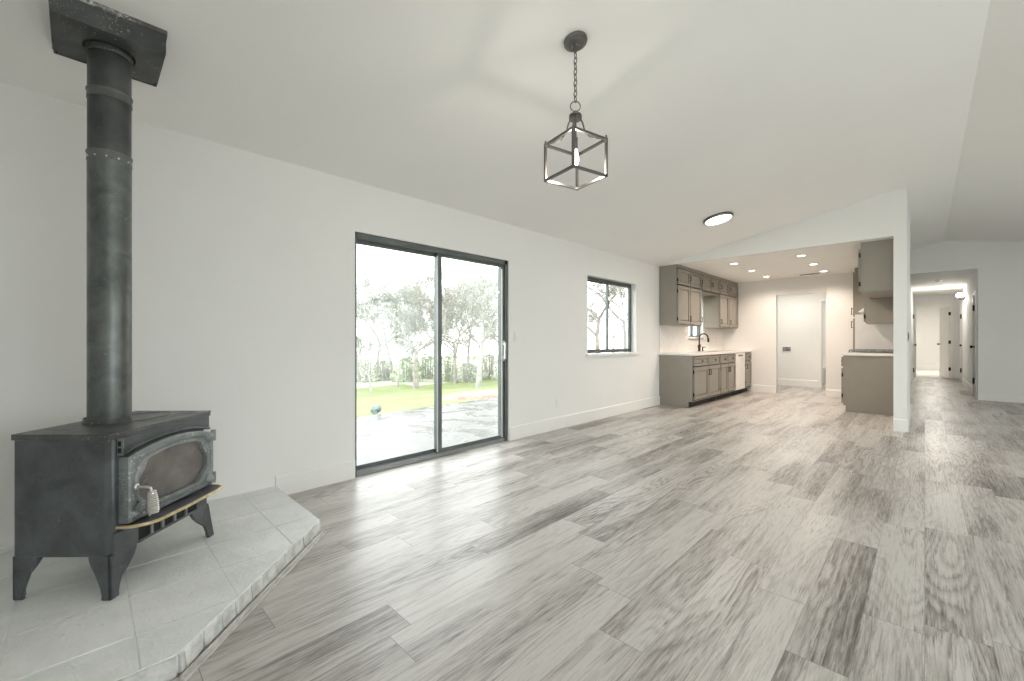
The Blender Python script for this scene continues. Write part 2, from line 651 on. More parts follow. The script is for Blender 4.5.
def base_x(name, x, sgn, y0, y1):
    mb = MB().prism([(x, 0), (x + sgn * BT, 0), (x + sgn * BT, BH - .012), (x + sgn * BT * .4, BH), (x, BH)], 1, y0, y1)
    return struct(mb.build(name, M['trim'], local=True, smooth=False))


def base_y(name, y, sgn, x0, x1, h=BH):
    mb = MB()
    prof = [(y, 0), (y + sgn * BT, 0), (y + sgn * BT, h - .012), (y + sgn * BT * .4, h), (y, h)]
    mb.hexa([(x0, a, b) for a, b in prof], [(x1, a, b) for a, b in prof])
    return struct(mb.build(name, M['trim'], local=True, smooth=False))


base_x('baseboard_left', XL, 1, .966, 1.555)
base_x('baseboard_left', XL, 1, 3.355, 7.165)
base_x('baseboard_right', XR, -1, YB, YH)
base_y('baseboard_pillar', YK, -1, XP0, XP1 + BT)
base_x('baseboard_partition', XP1, 1, YK, 8.9)
base_y('baseboard_kitchen', YKB, -1, -2.75, -2.275)
base_y('baseboard_kitchen', YKB, -1, -1.413, -.93)
base_y('baseboard_laundry', 12.3, -1, XL, -1.82, .17)
base_y('baseboard_hall', YH, -1, HX1, XR)
base_x('baseboard_hall', HX1, -1, 12.93, 16.28)
base_x('baseboard_hall', HX0, 1, YH, 16.2)
base_y('baseboard_bedroom', 23.1, -1, -2.5, 3.3)
base_y('baseboard_back', YB, 1, -1.7, XR)


def casing_y(name, y, sgn, x0, x1, z1, w=.062, th=.016):
    mb = MB()
    a, b = y, y + sgn * th
    mb.box(x0 - w, x0, a, b, 0, z1 + w)
    mb.box(x1, x1 + w, a, b, 0, z1 + w)
    mb.box(x0, x1, a, b, z1, z1 + w)
    return struct(mb.build(name, M['trim'], local=True, bevel=.003))


def casing_x(name, x, sgn, y0, y1, z1, w=.062, th=.016):
    mb = MB()
    a, b = x, x + sgn * th
    mb.box(a, b, y0 - w, y0, 0, z1 + w)
    mb.box(a, b, y1, y1 + w, 0, z1 + w)
    mb.box(a, b, y0, y1, z1, z1 + w)
    return struct(mb.build(name, M['trim'], local=True, bevel=.003))


casing_y('trim_1', 12.3, -1, -1.75, -1.0, 2.06)
casing_y('trim_2', YF, -1, -.19, .555, 2.17, w=.055)
casing_x('trim_3', HX1, -1, 12.10, 12.86, 2.05)
casing_x('trim_4', HX1, -1, 16.35, 17.1, 2.05)
casing_x('trim_5', HX0, 1, 16.25, 17.0, 2.05)

# ------------------------------------------------------------------ sliding glass door
d1 = sthing('door_1', (XL - .06, 2.4545, 0))
Y0, Y1, ZT = 1.562, 3.347, 2.028
fr = MB()
xa, xb = XL - .125, XL - .012
fr.box(xa, xb, Y0, Y0 + .018, 0, ZT)
fr.box(xa, xb, Y1 - .045, Y1, 0, ZT)
fr.box(xa, xb, Y0, Y1, ZT - .05, ZT)
sl_ = MB()
sl_.box(xa, xb, Y0 + .018, Y1 - .045, .001, .022)
sl_.box(XL - .03, XL - .02, Y0 + .018, Y1 - .045, .022, .036)
sl_.box(XL - .075, XL - .065, Y0 + .018, Y1 - .045, .022, .036)
sl_.build('track_sill', M['sill'], d1, bevel=.002)
fr.build('frame', M['frame'], d1, bevel=.002)


def sash(name, y0, y1, x0, x1, st, parent, mat, z0=.03, z1=ZT - .045):
    mb = MB()
    mb.box(x0, x1, y0, y0 + st[0], z0, z1)
    mb.box(x0, x1, y1 - st[1], y1, z0, z1)
    mb.box(x0, x1, y0 + st[0], y1 - st[1], z1 - st[2], z1)
    mb.box(x0, x1, y0 + st[0], y1 - st[1], z0, z0 + st[3])
    o = mb.build(name, mat, parent, bevel=.002)
    xm = (x0 + x1) / 2
    MB().box(xm - .003, xm + .003, y0 + st[0] - .004, y1 - st[1] + .004, z0 + st[3] - .004, z1 - st[2] + .004).build('glass_pane', M['glass'], o)
    return o


sash('fixed_panel', Y0 + .016, 2.47, XL - .115, XL - .080, (.012, .05, .03, .04), d1, M['frame'])
sp_ = sash('sliding_panel', 2.405, Y1 - .04, XL - .065, XL - .030, (.05, .045, .03, .045), d1, M['frame'])
MB().box(XL - .0305, XL - .029, 2.395, 2.408, .05, 1.95).build('pale_seal', M['alu'], sp_)
MB().box(XL - .0305, XL - .027, Y1 - .084, Y1 - .062, .05, 1.93).build('edge_strip', M['alu'], sp_)
hd = MB().box(XL - .030, XL - .016, Y1 - .076, Y1 - .044, .90, 1.13)
hd.box(XL - .016, XL + .012, Y1 - .068, Y1 - .052, .93, .955)
hd.box(XL - .016, XL + .012, Y1 - .068, Y1 - .052, 1.075, 1.10)
hd.box(XL + .004, XL + .016, Y1 - .070, Y1 - .050, .92, 1.11)
hd.build('handle', M['alu'], sp_, bevel=.002)

# ------------------------------------------------------------------ window beside the kitchen
w1 = sthing('window_1', (XL - .07, 5.59, .935))
wf = MB()
xa, xb = XL - .135, XL - .085
a, b_, c_, d_ = 4.902, 6.278, .945, 2.043
wf.box(xa, xb, a, a + .035, c_, d_); wf.box(xa, xb, b_ - .035, b_, c_, d_)
wf.box(xa, xb, a, b_, d_ - .04, d_); wf.box(xa, xb, a, b_, c_, c_ + .035)
wf.build('window_frame', M['frame'], w1, bevel=.002)


def wsash(y0, y1, x0, x1):
    mb = MB()
    mb.box(x0, x1, y0, y0 + .03, c_ + .035, d_ - .04); mb.box(x0, x1, y1 - .03, y1, c_ + .035, d_ - .04)
    mb.box(x0, x1, y0 + .03, y1 - .03, d_ - .06, d_ - .04); mb.box(x0, x1, y0 + .03, y1 - .03, c_ + .035, c_ + .055)
    o = mb.build('window_sash', M['frame'], w1, bevel=.002)
    MB().box((x0 + x1) / 2 - .003, (x0 + x1) / 2 + .003, y0 + .028, y1 - .028, c_ + .052, d_ - .058).build('glass_pane', M['glass'], o)
    return o


wsash(a + .03, 5.61, xa + .002, xa + .022)
s2 = wsash(5.57, b_ - .03, xb - .024, xb - .004)
MB().box(xb - .004, xb + .006, 5.578, 5.592, 1.47, 1.53).build('latch', M['alu'], s2)
ws = MB().box(XL - .084, XL + .035, 4.86, 6.36, .908, .940)
ws.build('window_sill', M['trim'], w1, bevel=.003)

# ------------------------------------------------------------------ kitchen window above the sink
w2 = sthing('window_2', (XL - .07, 8.8, 1.19))
kf = MB()
xa, xb = XL - .125, XL - .07
for q in ((8.422, 8.46, 1.2, 1.998), (9.14, 9.178, 1.2, 1.998), (8.422, 9.178, 1.958, 1.998), (8.422, 9.178, 1.2, 1.235), (8.78, 8.82, 1.235, 1.958)):
    kf.box(xa, xb, *q)
kf.build('window_frame', M['frame'], w2, bevel=.002)
MB().box(XL - .10, XL - .094, 8.455, 9.145, 1.23, 1.962).build('glass_pane', M['glass'], w2)
MB().box(XL - .07, XL + .05, 8.38, 9.22, 1.172, 1.195).build('window_sill', M['trim'], w2, bevel=.003)


# unseen windows added behind and to the right of the camera for fill daylight
def fill_window(n, axis, p, a0, a1, z0, z1, mull):
    w = sthing('window_%d' % n, (p, (a0 + a1) / 2, z0) if axis == 0 else ((a0 + a1) / 2, p, z0))
    mb = MB()
    def bx(u0, u1, v0, v1, mbb=mb, d=.03):
        if axis == 0:
            mbb.box(p - d, p + d, u0, u1, v0, v1)
        else:
            mbb.box(u0, u1, p - d, p + d, v0, v1)
    bx(a0 + .001, a0 + .045, z0, z1); bx(a1 - .045, a1 - .001, z0, z1)
    bx(a0, a1, z1 - .045, z1 - .001); bx(a0, a1, z0 + .001, z0 + .045)
    for k in range(1, mull):
        c = a0 + (a1 - a0) * k / mull
        bx(c - .022, c + .022, z0 + .045, z1 - .045)
    mb.build('window_frame', M['frame'], w)
    g = MB()
    bx(a0 + .04, a1 - .04, z0 + .04, z1 - .04, g, .003)
    g.build('glass_pane', M['glass'], w)


fill_window(3, 0, XR + .08, .3, 3.7, .3, 2.25, 3)
fill_window(4, 0, XR + .08, 5.0, 7.6, .5, 2.25, 2)
fill_window(5, 1, YB - .08, .55, 3.35, .12, 2.25, 2)


# ------------------------------------------------------------------ hall doors
def lever(mb, p, dirn):
    pass


# end door: open leaf swung into the bedroom
dl = sthing('door_2', (.55, YF + .06, 0))
dl.rotation_euler = (0, 0, R(-14.5))
MAT[dl.name] = Matrix.Translation((.55, YF + .06, 0)) @ Matrix.Rotation(R(-14.5) * -1, 4, 'Z')
dl.rotation_euler = (0, 0, R(14.5))
lf = MB().box(-.037, 0, .0, .735, .012, 2.15).build('door_leaf', M['trim'], dl, local=True, bevel=.002)
MB().lathe([(0, -.075), (.024, -.07), (.028, -.05), (.02, -.03), (.010, -.025), (.010, -.006), (.027, -.004), (.027, 0)], (-.037, .675, 1.02), 16, Matrix.Rotation(R(90), 3, 'Y')).build('door_knob', M['bronze'], lf, local=True)
for z in (.28, 1.08, 1.93):
    MB().box(-.045, .006, -.012, .012, z - .05, z + .05).build('hinge', M['bronze'], lf, local=True)

# closed closet doors along the hall
def side_door(n, x, y0, y1, sgn, knob_y, hinges_y, z1=2.04):
    d = sthing('door_%d' % n, (x, (y0 + y1) / 2, 0))
    lf = MB().box(x, x + sgn * .035, y0 + .004, y1 - .004, .01, z1).build('door_leaf', M['trim'], d, bevel=.002)
    km = Matrix.Rotation(R(90 if sgn > 0 else -90), 3, 'Y')
    MB().lathe([(0, -.07), (.026, -.066), (.030, -.05), (.02, -.03), (.010, -.025), (.010, -.006), (.028, -.004), (.028, 0)], (x, knob_y, 1.0), 16, km).build('door_knob', M['bronze'], lf)
    for z in (.30, 1.80):
        MB().box(x - sgn * .03, x + sgn * .004, hinges_y - .02, hinges_y + .02, z - .06, z + .06).build('hinge', M['bronze'], lf)


side_door(3, HX1 + .012, 12.10, 12.86, 1, 12.80, 12.84)
side_door(4, HX1 + .012, 16.35, 17.1, 1, 16.42, 17.08)
side_door(5, HX0 + .010, 16.25, 17.0, -1, 16.9, 16.27)


# ------------------------------------------------------------------ hearth
hc = Vector((XL, YB))
A_, B_ = 1.49, .81
hx1, hy1 = XL + A_, YB + A_
HZt = .08
plan = [(XL, YB), (XL + A_ + .075, YB), (XL + A_ + .075, YB + B_ - .03), (XL + B_, hy1), (XL, hy1)]
pB = Vector((-2.533, .965)); pC = Vector((-1.785, .217))
plan = [(XL, YB), (pC.x, YB), (pC.x, pC.y), (pB.x, pB.y), (XL, pB.y)]
hearth = thing('hearth', 'white painted tile hearth platform in the corner under the wood stove', 'hearth', ((XL + -2.1) / 2, .1, 0))
random.seed(4)
hs = MB()
hs.prism(plan, 2, .0, HZt - .0022)
hs.build('slab', M['hearth'], hearth)


def clip(poly, f):
    out = []
    for i in range(len(poly)):
        p, q = poly[i], poly[(i + 1) % len(poly)]
        fp, fq = f(p), f(q)
        if fp >= 0:
            out.append(p)
        if fp * fq < 0:
            k = fp / (fp - fq)
            out.append((p[0] + (q[0] - p[0]) * k, p[1] + (q[1] - p[1]) * k))
    return out


tl = MB()
gx = [-3.345, -3.225, -2.92, -2.615, -2.312, -2.005, -1.70]
gy = [-.525, -.50, -.195, .125, .44, .75, 1.06]
for i in range(len(gx) - 1):
    for j in range(len(gy) - 1):
        g = .003
        pl = [(gx[i] + g, gy[j] + g), (gx[i + 1] - g, gy[j] + g), (gx[i + 1] - g, gy[j + 1] - g), (gx[i] + g, gy[j + 1] - g)]
        pl = clip(pl, lambda p: pC.x - p[0])
        if len(pl) > 2:
            pl = clip(pl, lambda p: pB.y - p[1])
        if len(pl) > 2:
            pl = clip(pl, lambda p: (pB.x + pB.y) - (p[0] + p[1]))
        if len(pl) > 2:
            dz = random.uniform(-.0008, .0012)
            tl.prism(pl, 2, HZt - .003, HZt + dz)
tl.build('top_tiles', M['hearth'], hearth, bevel=.002, label='white painted square tiles with thin joints')
# upright edge tiles along the three free sides
et = MB()


def edge_run(p, q, n_out, wmin=.075, wmax=.115):
    p, q = Vector(p), Vector(q)
    L = (q - p).length
    d = (q - p) / L
    s = 0
    while s < L - .01:
        w = min(random.uniform(wmin, wmax), L - s)
        o1 = random.uniform(.008, .016)
        o2 = random.uniform(.008, .016)
        a0 = p + d * (s + .003)
        a1 = p + d * (s + w - .003)
        zt = HZt - random.uniform(.0, .006)
        z0 = .014
        et.hexa([(*(a0 - n_out * .004), z0), (*(a1 - n_out * .004), z0), (*(a1 + n_out * o2), z0), (*(a0 + n_out * o1), z0)],
                [(*(a0 - n_out * .004), zt), (*(a1 - n_out * .004), zt), (*(a1 + n_out * (o2 - .006)), zt - .004), (*(a0 + n_out * (o1 - .006)), zt - .004)])
        s += w


nd_ = Vector((.7071, .7071))
edge_run(pB, pC, nd_)
edge_run(pC, (pC.x, YB + .002), Vector((1, 0)), .18, .24)
edge_run((XL + .02, pB.y), pB, Vector((0, 1)), .10, .15)
et.build('edge_tiles', M['edge'], hearth, bevel=.002, label='rough upright tiles along the platform edge')
tr = MB()
off = .036
tr_d = Vector((.7071, -.7071))
a0, a1 = pB - tr_d * .02, pC + tr_d * .02
for (z0, z1, o0, o1) in ((0, .010, .020, .042), (0, .022, .022, .030)):
    q = [a0 + nd_ * o0, a1 + nd_ * o0, a1 + nd_ * o1, a0 + nd_ * o1]
    tr.hexa([(*p, z0) for p in q], [(*p, z1) for p in q])
tr.box(pC.x + .016, pC.x + .045, YB + .02, pC.y + .0, 0, .014)
tr.build('floor_trim', M['edgewood'], hearth, bevel=.002, label='grey wood trim strip along the bottom of the diagonal edge')

# ------------------------------------------------------------------ wood stove (local: +x towards the camera side, +y is its front)
SX, SY = .7071 * (-1.984 - 1.80), .7071 * (1.984 - 1.80)
st = thing('wood_stove', 'black cast iron wood stove with glass door on four short legs', 'stove', (SX, SY, HZt), R(-45))
bd = MB()
# body with bevelled front corners
prof = [(-.27, -.2), (.27, -.2), (.27, .165), (.255, .19), (-.255, .19), (-.27, .165)]
bd.prism(prof, 2, .17, .652)
bd.build('firebox', M['stove'], st, local=True, bevel=.008)
# top plate with rolled lip and a raised oval
tp = MB()
pts = [(-.295, -.199), (.279, -.199), (.279, .185), (.266, .205), (-.280, .205), (-.295, .185)]
tp.prism(pts, 2, .648, .672)
tp.tube([(.275, .19, .669), (.264, .203, .669), (-.279, .203, .669), (-.291, .19, .669)], .006, 8)
ov = [(-.10 + .15 * math.cos(k * PI / 18), -.02 + .10 * math.sin(k * PI / 18), .672) for k in range(36)]
tp.tube(ov, .0035, 6, closed=True)
tp.build('top_plate', M['plate'], st, local=True, bevel=.003)
MB().lathe([(.078, .672), (.087, .672), (.087, .678), (.083, .682), (.083, .695), (.079, .695)], (.0, -.076, 0), 32).build('flue_collar', M['plate'], st, local=True)
# legs: L-shaped, flared at the top and tapering to a foot
for sx in (1, -1):
    for sy in (1, -1):
        lg = MB()
        ox, oy = sx * (.272 if sx > 0 else .284), sy * (.192 if sy > 0 else .202)
        th = .014
        def outl(top, foot):
            # profile (distance from the corner, z)
            return [(0, .178), (top, .178), (top * .985, .160), (top * .90, .135), (top * .72, .105), (foot + .018, .072), (foot + .008, .045), (foot + .003, .02), (foot + .004, 0), (0, 0)]
        for ax in (0, 1):
            o_ = outl(.092 if ax == 1 else .125, .036)
            fl_ = (.006 if sx > 0 else .018) if sy > 0 else .0
            if ax == 1:          # face in the x direction's normal (lies in the y-z plane)
                lo = [(ox + sx * fl_ * (1 - z / .178), oy - sy * s_ + sy * fl_ * (1 - z / .178), z) for s_, z in o_]
                hi = [(x_ - sx * th, y_, z_) for x_, y_, z_ in lo]
            else:
                lo = [(ox - sx * s_ + sx * fl_ * (1 - z / .178), oy + sy * fl_ * (1 - z / .178), z) for s_, z in o_]
                hi = [(x_, y_ - sy * th, z_) for x_, y_, z_ in lo]
            lg.hexa(lo, hi)
        lg.build('leg', M['stove'], st, local=True, bevel=.004)
# arched band between the top plate and the door
N = 24
def arch(x, z_side, rise, x0=-.26, x1=.235):
    k = (x - (x0 + x1) / 2) / ((x1 - x0) / 2)
    return z_side + rise * (1 - k * k)


bn = MB()
xs_ = [-.26 + (.24 + .26) * i / N for i in range(N + 1)]
low = [(x, arch(x, .578, .036)) for x in xs_]
bn.prism([(x, z) for x, z in low] + [(.24, .650), (-.26, .650)], 1, .185, .212)
bn.tube([(x, .214, z + .006) for x, z in low], .006, 8)
bn.tube([(x, .213, arch(x, .60, .034)) for x in xs_], .003, 6)
band = bn.build('arched_band', M['stove'], st, local=True, bevel=.002)
for z in (.594, .622):
    MB().box(.239, .2415, .193, .206, z - .008, z + .012).build('vent_slot', M['slot_shade'], band, local=True)
sf = MB()
sf.box(.236, .2405, .186, .214, .575, .648)
sf.build('vent_plate', M['cast'], band, local=True, bevel=.001)

# door: arched frame, scalloped opening, sooty glass
dr = MB()
yb_, yf = .190, .236
n = 20
X0, X1, ZB, ZS, RS = -.262, .235, .292, .566, .038
outer = []
for i in range(n + 1):
    x = X0 + (X1 - X0) * i / n
    outer.append((x, arch(x, ZS, RS, X0, X1)))
outer += [(X1, ZB + (ZS - ZB) * k / 6) for k in range(5, 0, -1)]
outer += [(X1 - (X1 - X0) * k / n, ZB) for k in range(0, n + 1)]
outer += [(X0, ZB + (ZS - ZB) * k / 6) for k in range(1, 6)]
ix0, ix1, izb, izs = X0 + .048, X1 - .050, ZB + .045, ZS - .046


def inner_pt(p, ch=.060):
    # map the outline onto the opening, whose four corners are cut by scallops
    x = ix0 + (p[0] - X0) / (X1 - X0) * (ix1 - ix0)
    tz = (p[1] - ZB) / (arch(p[0], ZS, RS, X0, X1) - ZB)
    zt = arch(x, izs, RS - .004, ix0, ix1)
    z = izb + tz * (zt - izb)
    for cx in (ix0, ix1):
        for cz in (izb, izs):
            dx, dz = x - cx, z - cz
            s_ = abs(dx) + abs(dz)
            if s_ < ch:
                sx_ = 1 if cx == ix0 else -1
                sz_ = 1 if cz == izb else -1
                k = (ch - s_) / 2
                x += sx_ * k * 1.0
                z += sz_ * k * 1.0
    return (x, z)


inner = [inner_pt(p) for p in outer]


def loop(mb, pts, y):
    return [mb.bm.verts.new((x, y, z)) for x, z in pts]


def mixp(k):
    return [(o[0] + (i[0] - o[0]) * k, o[1] + (i[1] - o[1]) * k) for o, i in zip(outer, inner)]


L0 = loop(dr, outer, yb_)
L1 = loop(dr, outer, yf - .006)
L2 = loop(dr, mixp(.12), yf)
L3 = loop(dr, mixp(.42), yf)
L4 = loop(dr, mixp(.50), yf - .008)
L5 = loop(dr, mixp(.62), yf - .008)
L6 = loop(dr, mixp(.72), yf - .002)
L7 = loop(dr, mixp(.94), yf - .003)
L8 = loop(dr, inner, yf - .014)
L9 = loop(dr, inner, yf - .024)
LL = [L0, L1, L2, L3, L4, L5, L6, L7, L8, L9]
for P_, Q_ in zip(LL, LL[1:]):
    m_ = len(P_)
    for k in range(m_):
        dr.bm.faces.new((P_[k], P_[(k + 1) % m_], Q_[(k + 1) % m_], Q_[k]))
# corner bosses and hinge lumps
for (bx_, bz_) in ((X0 + .028, ZS - .022), (X0 + .028, ZB + .03), (X1 - .03, ZB + .03)):
    dr.lathe([(0, .012), (.013, .010), (.021, .004), (.026, -.006)], (bx_, yf, bz_), 14, Matrix.Rotation(R(-90), 3, 'X'))
for hz in (ZS - .02, ZB + .03):
    dr.tube([(X0 - .006, yf - .008, hz - .028), (X0 - .006, yf - .008, hz + .028)], .012, 10)
door = dr.build('door', M['cast'], st, local=True)
gp = MB()
gp.prism(inner, 1, yf - .030, yf - .023)
gp.build('glass_pane', M['stoveglass'], door, local=True, label='sooty brownish glass of the stove door')
# handle: rod out of the door, hanging spring grip
hx_ = .205
hn = MB()
hn.lathe([(.013, 0), (.013, .006), (.007, .010)], (hx_, yf - .002, .435), 14, Matrix.Rotation(R(-90), 3, 'X'))
hn.tube([(hx_, yf, .435), (hx_, yf + .045, .435), (hx_ - .002, yf + .058, .430), (hx_ - .004, yf + .062, .415), (hx_ - .006, yf + .066, .32)], .0055, 10)
han = hn.build('door_handle', M['chrome'], door, local=True)
sg = MB()
turns, tot = 11, 11 * 12
pp = []
for k in range(tot + 1):
    u = k / tot
    rr = .0115 + .0075 * math.sin(min(1, u * 1.25) * PI * .62) - (.004 * max(0, u - .85) / .15)
    a = k * 2 * PI / 12
    pp.append((hx_ - .004 + rr * math.cos(a) - .002 * u, yf + .062 + rr * math.sin(a) + .004 * u, .418 - .098 * u))
sg.tube(pp, .0042, 6)
sg.build('spring_grip', M['chrome'], han, local=True, label='coiled wire spring grip')
MB().lathe([(.010, 0), (.022, .004), (.024, .012), (.012, .017), (0, .018)], (.195, yf - .002, .345), 16, Matrix.Rotation(R(-90), 3, 'X')).build('door_latch', M['cast'], door, local=True)
# ash lip with brass edge
zs_ = .281
lipo = [(.240, .17), (.238, .215), (.226, .250), (.200, .282), (.165, .300), (0, .306), (-.19, .302), (-.235, .290), (-.252, .262), (-.256, .225), (-.258, .17)]
lp = MB().prism(lipo, 2, zs_ - .006, zs_ + .004)
lip = lp.build('ash_lip', M['stove'], st, local=True, bevel=.002)
be = MB().tube([(x, y, zs_ - .001) for x, y in [(p[0] * 1.01, p[1] + .002) for p in lipo]], .0075, 8)
be.build('brass_edge', M['brass'], lip, local=True, label='worn brass edging of the ash lip')
# lower front: apron with dark slots and ribs
ap = MB()
ap.box(.15, .262, .186, .198, .172, .262)
ap.box(-.262, -.19, .186, .198, .172, .262)
ap.box(-.19, .15, .186, .196, .236, .262)
ap.box(-.19, .15, .186, .200, .172, .184)
apron = ap.build('apron', M['stove'], st, local=True, bevel=.002)
MB().box(-.19, .15, .1885, .1915, .184, .236).build('air_slot', M['slot_shade'], apron, local=True)
for x in (.08, .02, -.05, -.12):
    MB().box(x - .006, x + .006, .19, .199, .184, .236).build('rib', M['cast'], apron, local=True)

# ------------------------------------------------------------------ stove pipe and ceiling box
PX, PY = -2.737, .0835
pipe = thing('stove_pipe', 'dark metal flue pipe rising from the wood stove to the ceiling box', 'pipe', (PX, PY, HZt + .672))
o = (PX, PY, 0)
MB().lathe([(.072, .757), (.0775, .757), (.0775, 1.99), (.072, 1.99)], o, 40).build('pipe_section', M['pipe'], pipe)
MB().lathe([(.073, 1.985), (.0765, 1.985), (.0765, 2.27), (.072, 2.27)], o, 40).build('pipe_section', M['pipeup'], pipe, label='blacker middle length of the pipe')
MB().lathe([(.073, 2.265), (.0765, 2.265), (.0765, 2.50), (.070, 2.50)], o, 40).build('pipe_section', M['pipeup'], pipe, label='blacker upper length of the pipe')
for z in (1.985, 2.272):
    MB().lathe([(.0755, z - .026), (.0795, z - .026), (.0795, z - .020), (.0785, z - .018), (.0785, z + .006), (.0815, z + .010), (.0815, z + .016), (.076, z + .018)], o, 40).build('seam_band', M['pipe'], pipe)
MB().lathe([(.076, 2.455), (.083, 2.455), (.086, 2.462), (.084, 2.482), (.076, 2.482)], o, 40).build('top_ring', M['box'], pipe)
for k in range(5):
    a = R(-70 + k * 30)
    q = (PX + .080 * math.cos(a), PY + .080 * math.sin(a), 1.972)
    MB().lathe([(.004, -.003), (.004, .002), (0, .004)], q, 8, Matrix.Rotation(a, 3, 'Z') @ Matrix.Rotation(R(90), 3, 'Y')).build('screw', M['chrome'], pipe)

bx0, bx1, by0, by1, bz = PX - .178, PX + .190, PY - .185, PY + .185, 2.478
cb_ = thing('ceiling_support_box', 'square black metal box on the sloped ceiling around the flue pipe', 'flue box', (PX, PY, bz))
b1 = MB()
tk = .006
def slopebox(x0, x1, y0, y1):
    b1.hexa([(x0, y0, bz), (x1, y0, bz), (x1, y1, bz), (x0, y1, bz)], [(x0, y0, zc(x0) - .001), (x1, y0, zc(x1) - .001), (x1, y1, zc(x1) - .001), (x0, y1, zc(x0) - .001)])
slopebox(bx0, bx0 + tk, by0, by1); slopebox(bx1 - tk, bx1, by0, by1)
slopebox(bx0 + tk, bx1 - tk, by0, by0 + tk); slopebox(bx0 + tk, bx1 - tk, by1 - tk, by1)
b1.build('box_side', M['box'], cb_)
b2 = MB()
hole = [(PX + .092 * math.cos(k * PI / 16), PY + .092 * math.sin(k * PI / 16)) for k in range(32)]
rim = []
for x, y in hole:
    dx, dy = x - PX, y - PY
    k = min(((bx1 - tk - PX) if dx > 0 else (PX - bx0 - tk)) / max(1e-6, abs(dx)), (.185 - tk) / max(1e-6, abs(dy)))
    rim.append((PX + dx * k, PY + dy * k))
for zz in (bz + .003, bz + .009):
    hv = [b2.bm.verts.new((*p, zz)) for p in hole]
    rv = [b2.bm.verts.new((*p, zz)) for p in rim]
    for k in range(32):
        b2.bm.faces.new((hv[k], hv[(k + 1) % 32], rv[(k + 1) % 32], rv[k]))
b2.build('bottom_plate', M['box'], cb_)
b3 = MB()
for (x0, x1, y0, y1) in ((bx1, bx1 + .006, by0 - .004, by1 + .004), (bx0 - .004, bx1, by1, by1 + .005), (bx0 - .004, bx1, by0 - .005, by0)):
    b3.hexa([(x0, y0, zc(x0) - .020), (x1, y0, zc(x1) - .020), (x1, y1, zc(x1) - .020), (x0, y1, zc(x0) - .020)], [(x0, y0, zc(x0) - .001), (x1, y0, zc(x1) - .001), (x1, y1, zc(x1) - .001), (x0, y1, zc(x0) - .001)])
b3.build('ceiling_flange', M['chip'], cb_, label='chipped flange with white paint flecks against the ceiling')

# ------------------------------------------------------------------ pendant lantern
fwd = Vector((-.7009, .7133, 0)); rgt = Vector((.7133, .7009, 0))
pc = fwd * 2.333 + rgt * .352
PCX, PCY = pc.x, pc.y
pz = zc(PCX)
pd = thing('pendant_light', 'open cube lantern pendant hanging by a chain from the sloped ceiling', 'pendant lamp', (PCX, PCY, 2.02))
sl = Matrix.Rotation(-math.atan((ZRG - ZC) / (XRG - XL)), 3, 'Y')
MB().lathe([(.001, -.040), (.018, -.040), (.022, -.030), (.045, -.026), (.050, -.020), (.062, -.016), (.066, -.008), (.066, 0), (.001, 0)], (PCX, PCY, pz), 32, sl).build('canopy', M['gun'], pd)
z0c, z1c = 2.455, pz - .035
nl = 10
chn = MB()
for k in range(nl):
    zc0 = z0c + (z1c - z0c) * (k + .5) / nl
    hl = (z1c - z0c) / nl * .62
    pth = []
    for i in range(12):
        a = 2 * PI * i / 12
        u, v = .0095 * math.cos(a), hl * math.sin(a)
        pth.append((PCX + (u if k % 2 else 0), PCY + (0 if k % 2 else u), zc0 + v))
    chn.tube(pth, .0027, 6, closed=True)
chn.build('chain', M['gun'], pd)
MB().tube([(PCX + .028 * math.cos(2 * PI * i / 24) * .72, PCY + .028 * math.cos(2 * PI * i / 24) * .69, 2.430 + .028 * math.sin(2 * PI * i / 24)) for i in range(24)], .003, 8, closed=True).build('ring', M['gun'], pd)
MB().lathe([(.001, 2.352), (.030, 2.354), (.036, 2.362), (.028, 2.368), (.036, 2.374), (.034, 2.382), (.012, 2.392), (.008, 2.404), (.001, 2.405)], (PCX, PCY, 0), 24).build('cap', M['gun'], pd)
hsd = .118
rot = R(-12.5)
def pr(x, y, z):
    return (PCX + x * math.cos(rot) - y * math.sin(rot), PCY + x * math.sin(rot) + y * math.cos(rot), z)


zb_, zt_ = 2.025, 2.237
lt = MB()
bw = .0065
for sx in (-1, 1):
    for sy in (-1, 1):
        c0 = [(sx * hsd - bw, sy * hsd - bw), (sx * hsd + bw, sy * hsd - bw), (sx * hsd + bw, sy * hsd + bw), (sx * hsd - bw, sy * hsd + bw)]
        lt.hexa([pr(*p, zb_) for p in c0], [pr(*p, zt_) for p in c0])
        lt.lathe([(.006, zt_), (.007, zt_ + .006), (.004, zt_ + .010), (.006, zt_ + .014), (0, zt_ + .02)], Vector(pr(sx * hsd, sy * hsd, 0)), 8)
for z in (zb_ + bw, zt_ - bw):
    for s_ in (-1, 1):
        for (x0, x1, y0, y1) in ((-hsd, hsd, s_ * hsd - bw, s_ * hsd + bw), (s_ * hsd - bw, s_ * hsd + bw, -hsd, hsd)):
            c0 = [(x0, y0), (x1, y0), (x1, y1), (x0, y1)]
            lt.hexa([pr(*p, z - bw) for p in c0], [pr(*p, z + bw) for p in c0])
lt.build('cage', M['gun'], pd)
for sx in (-1, 1):
    for sy in (-1, 1):
        am = MB()
        # scrolled arm from the cap to a corner bar
        am.tube([pr(sx * .020, sy * .020, 2.358), pr(sx * .028, sy * .028, 2.335), pr(sx * .036, sy * .036, 2.29), pr(sx * .055, sy * .055, 2.255), pr(sx * .085, sy * .085, 2.240), pr(sx * hsd, sy * hsd, 2.235)], .0042, 8)
        am.build('arm', M['gun'], pd)
MB().lathe([(.001, 2.19), (.012, 2.19), (.013, 2.20), (.013, 2.255), (.006, 2.262), (.005, 2.355), (.001, 2.355)], (PCX, PCY, 0), 16).build('socket', M['gun'], pd)
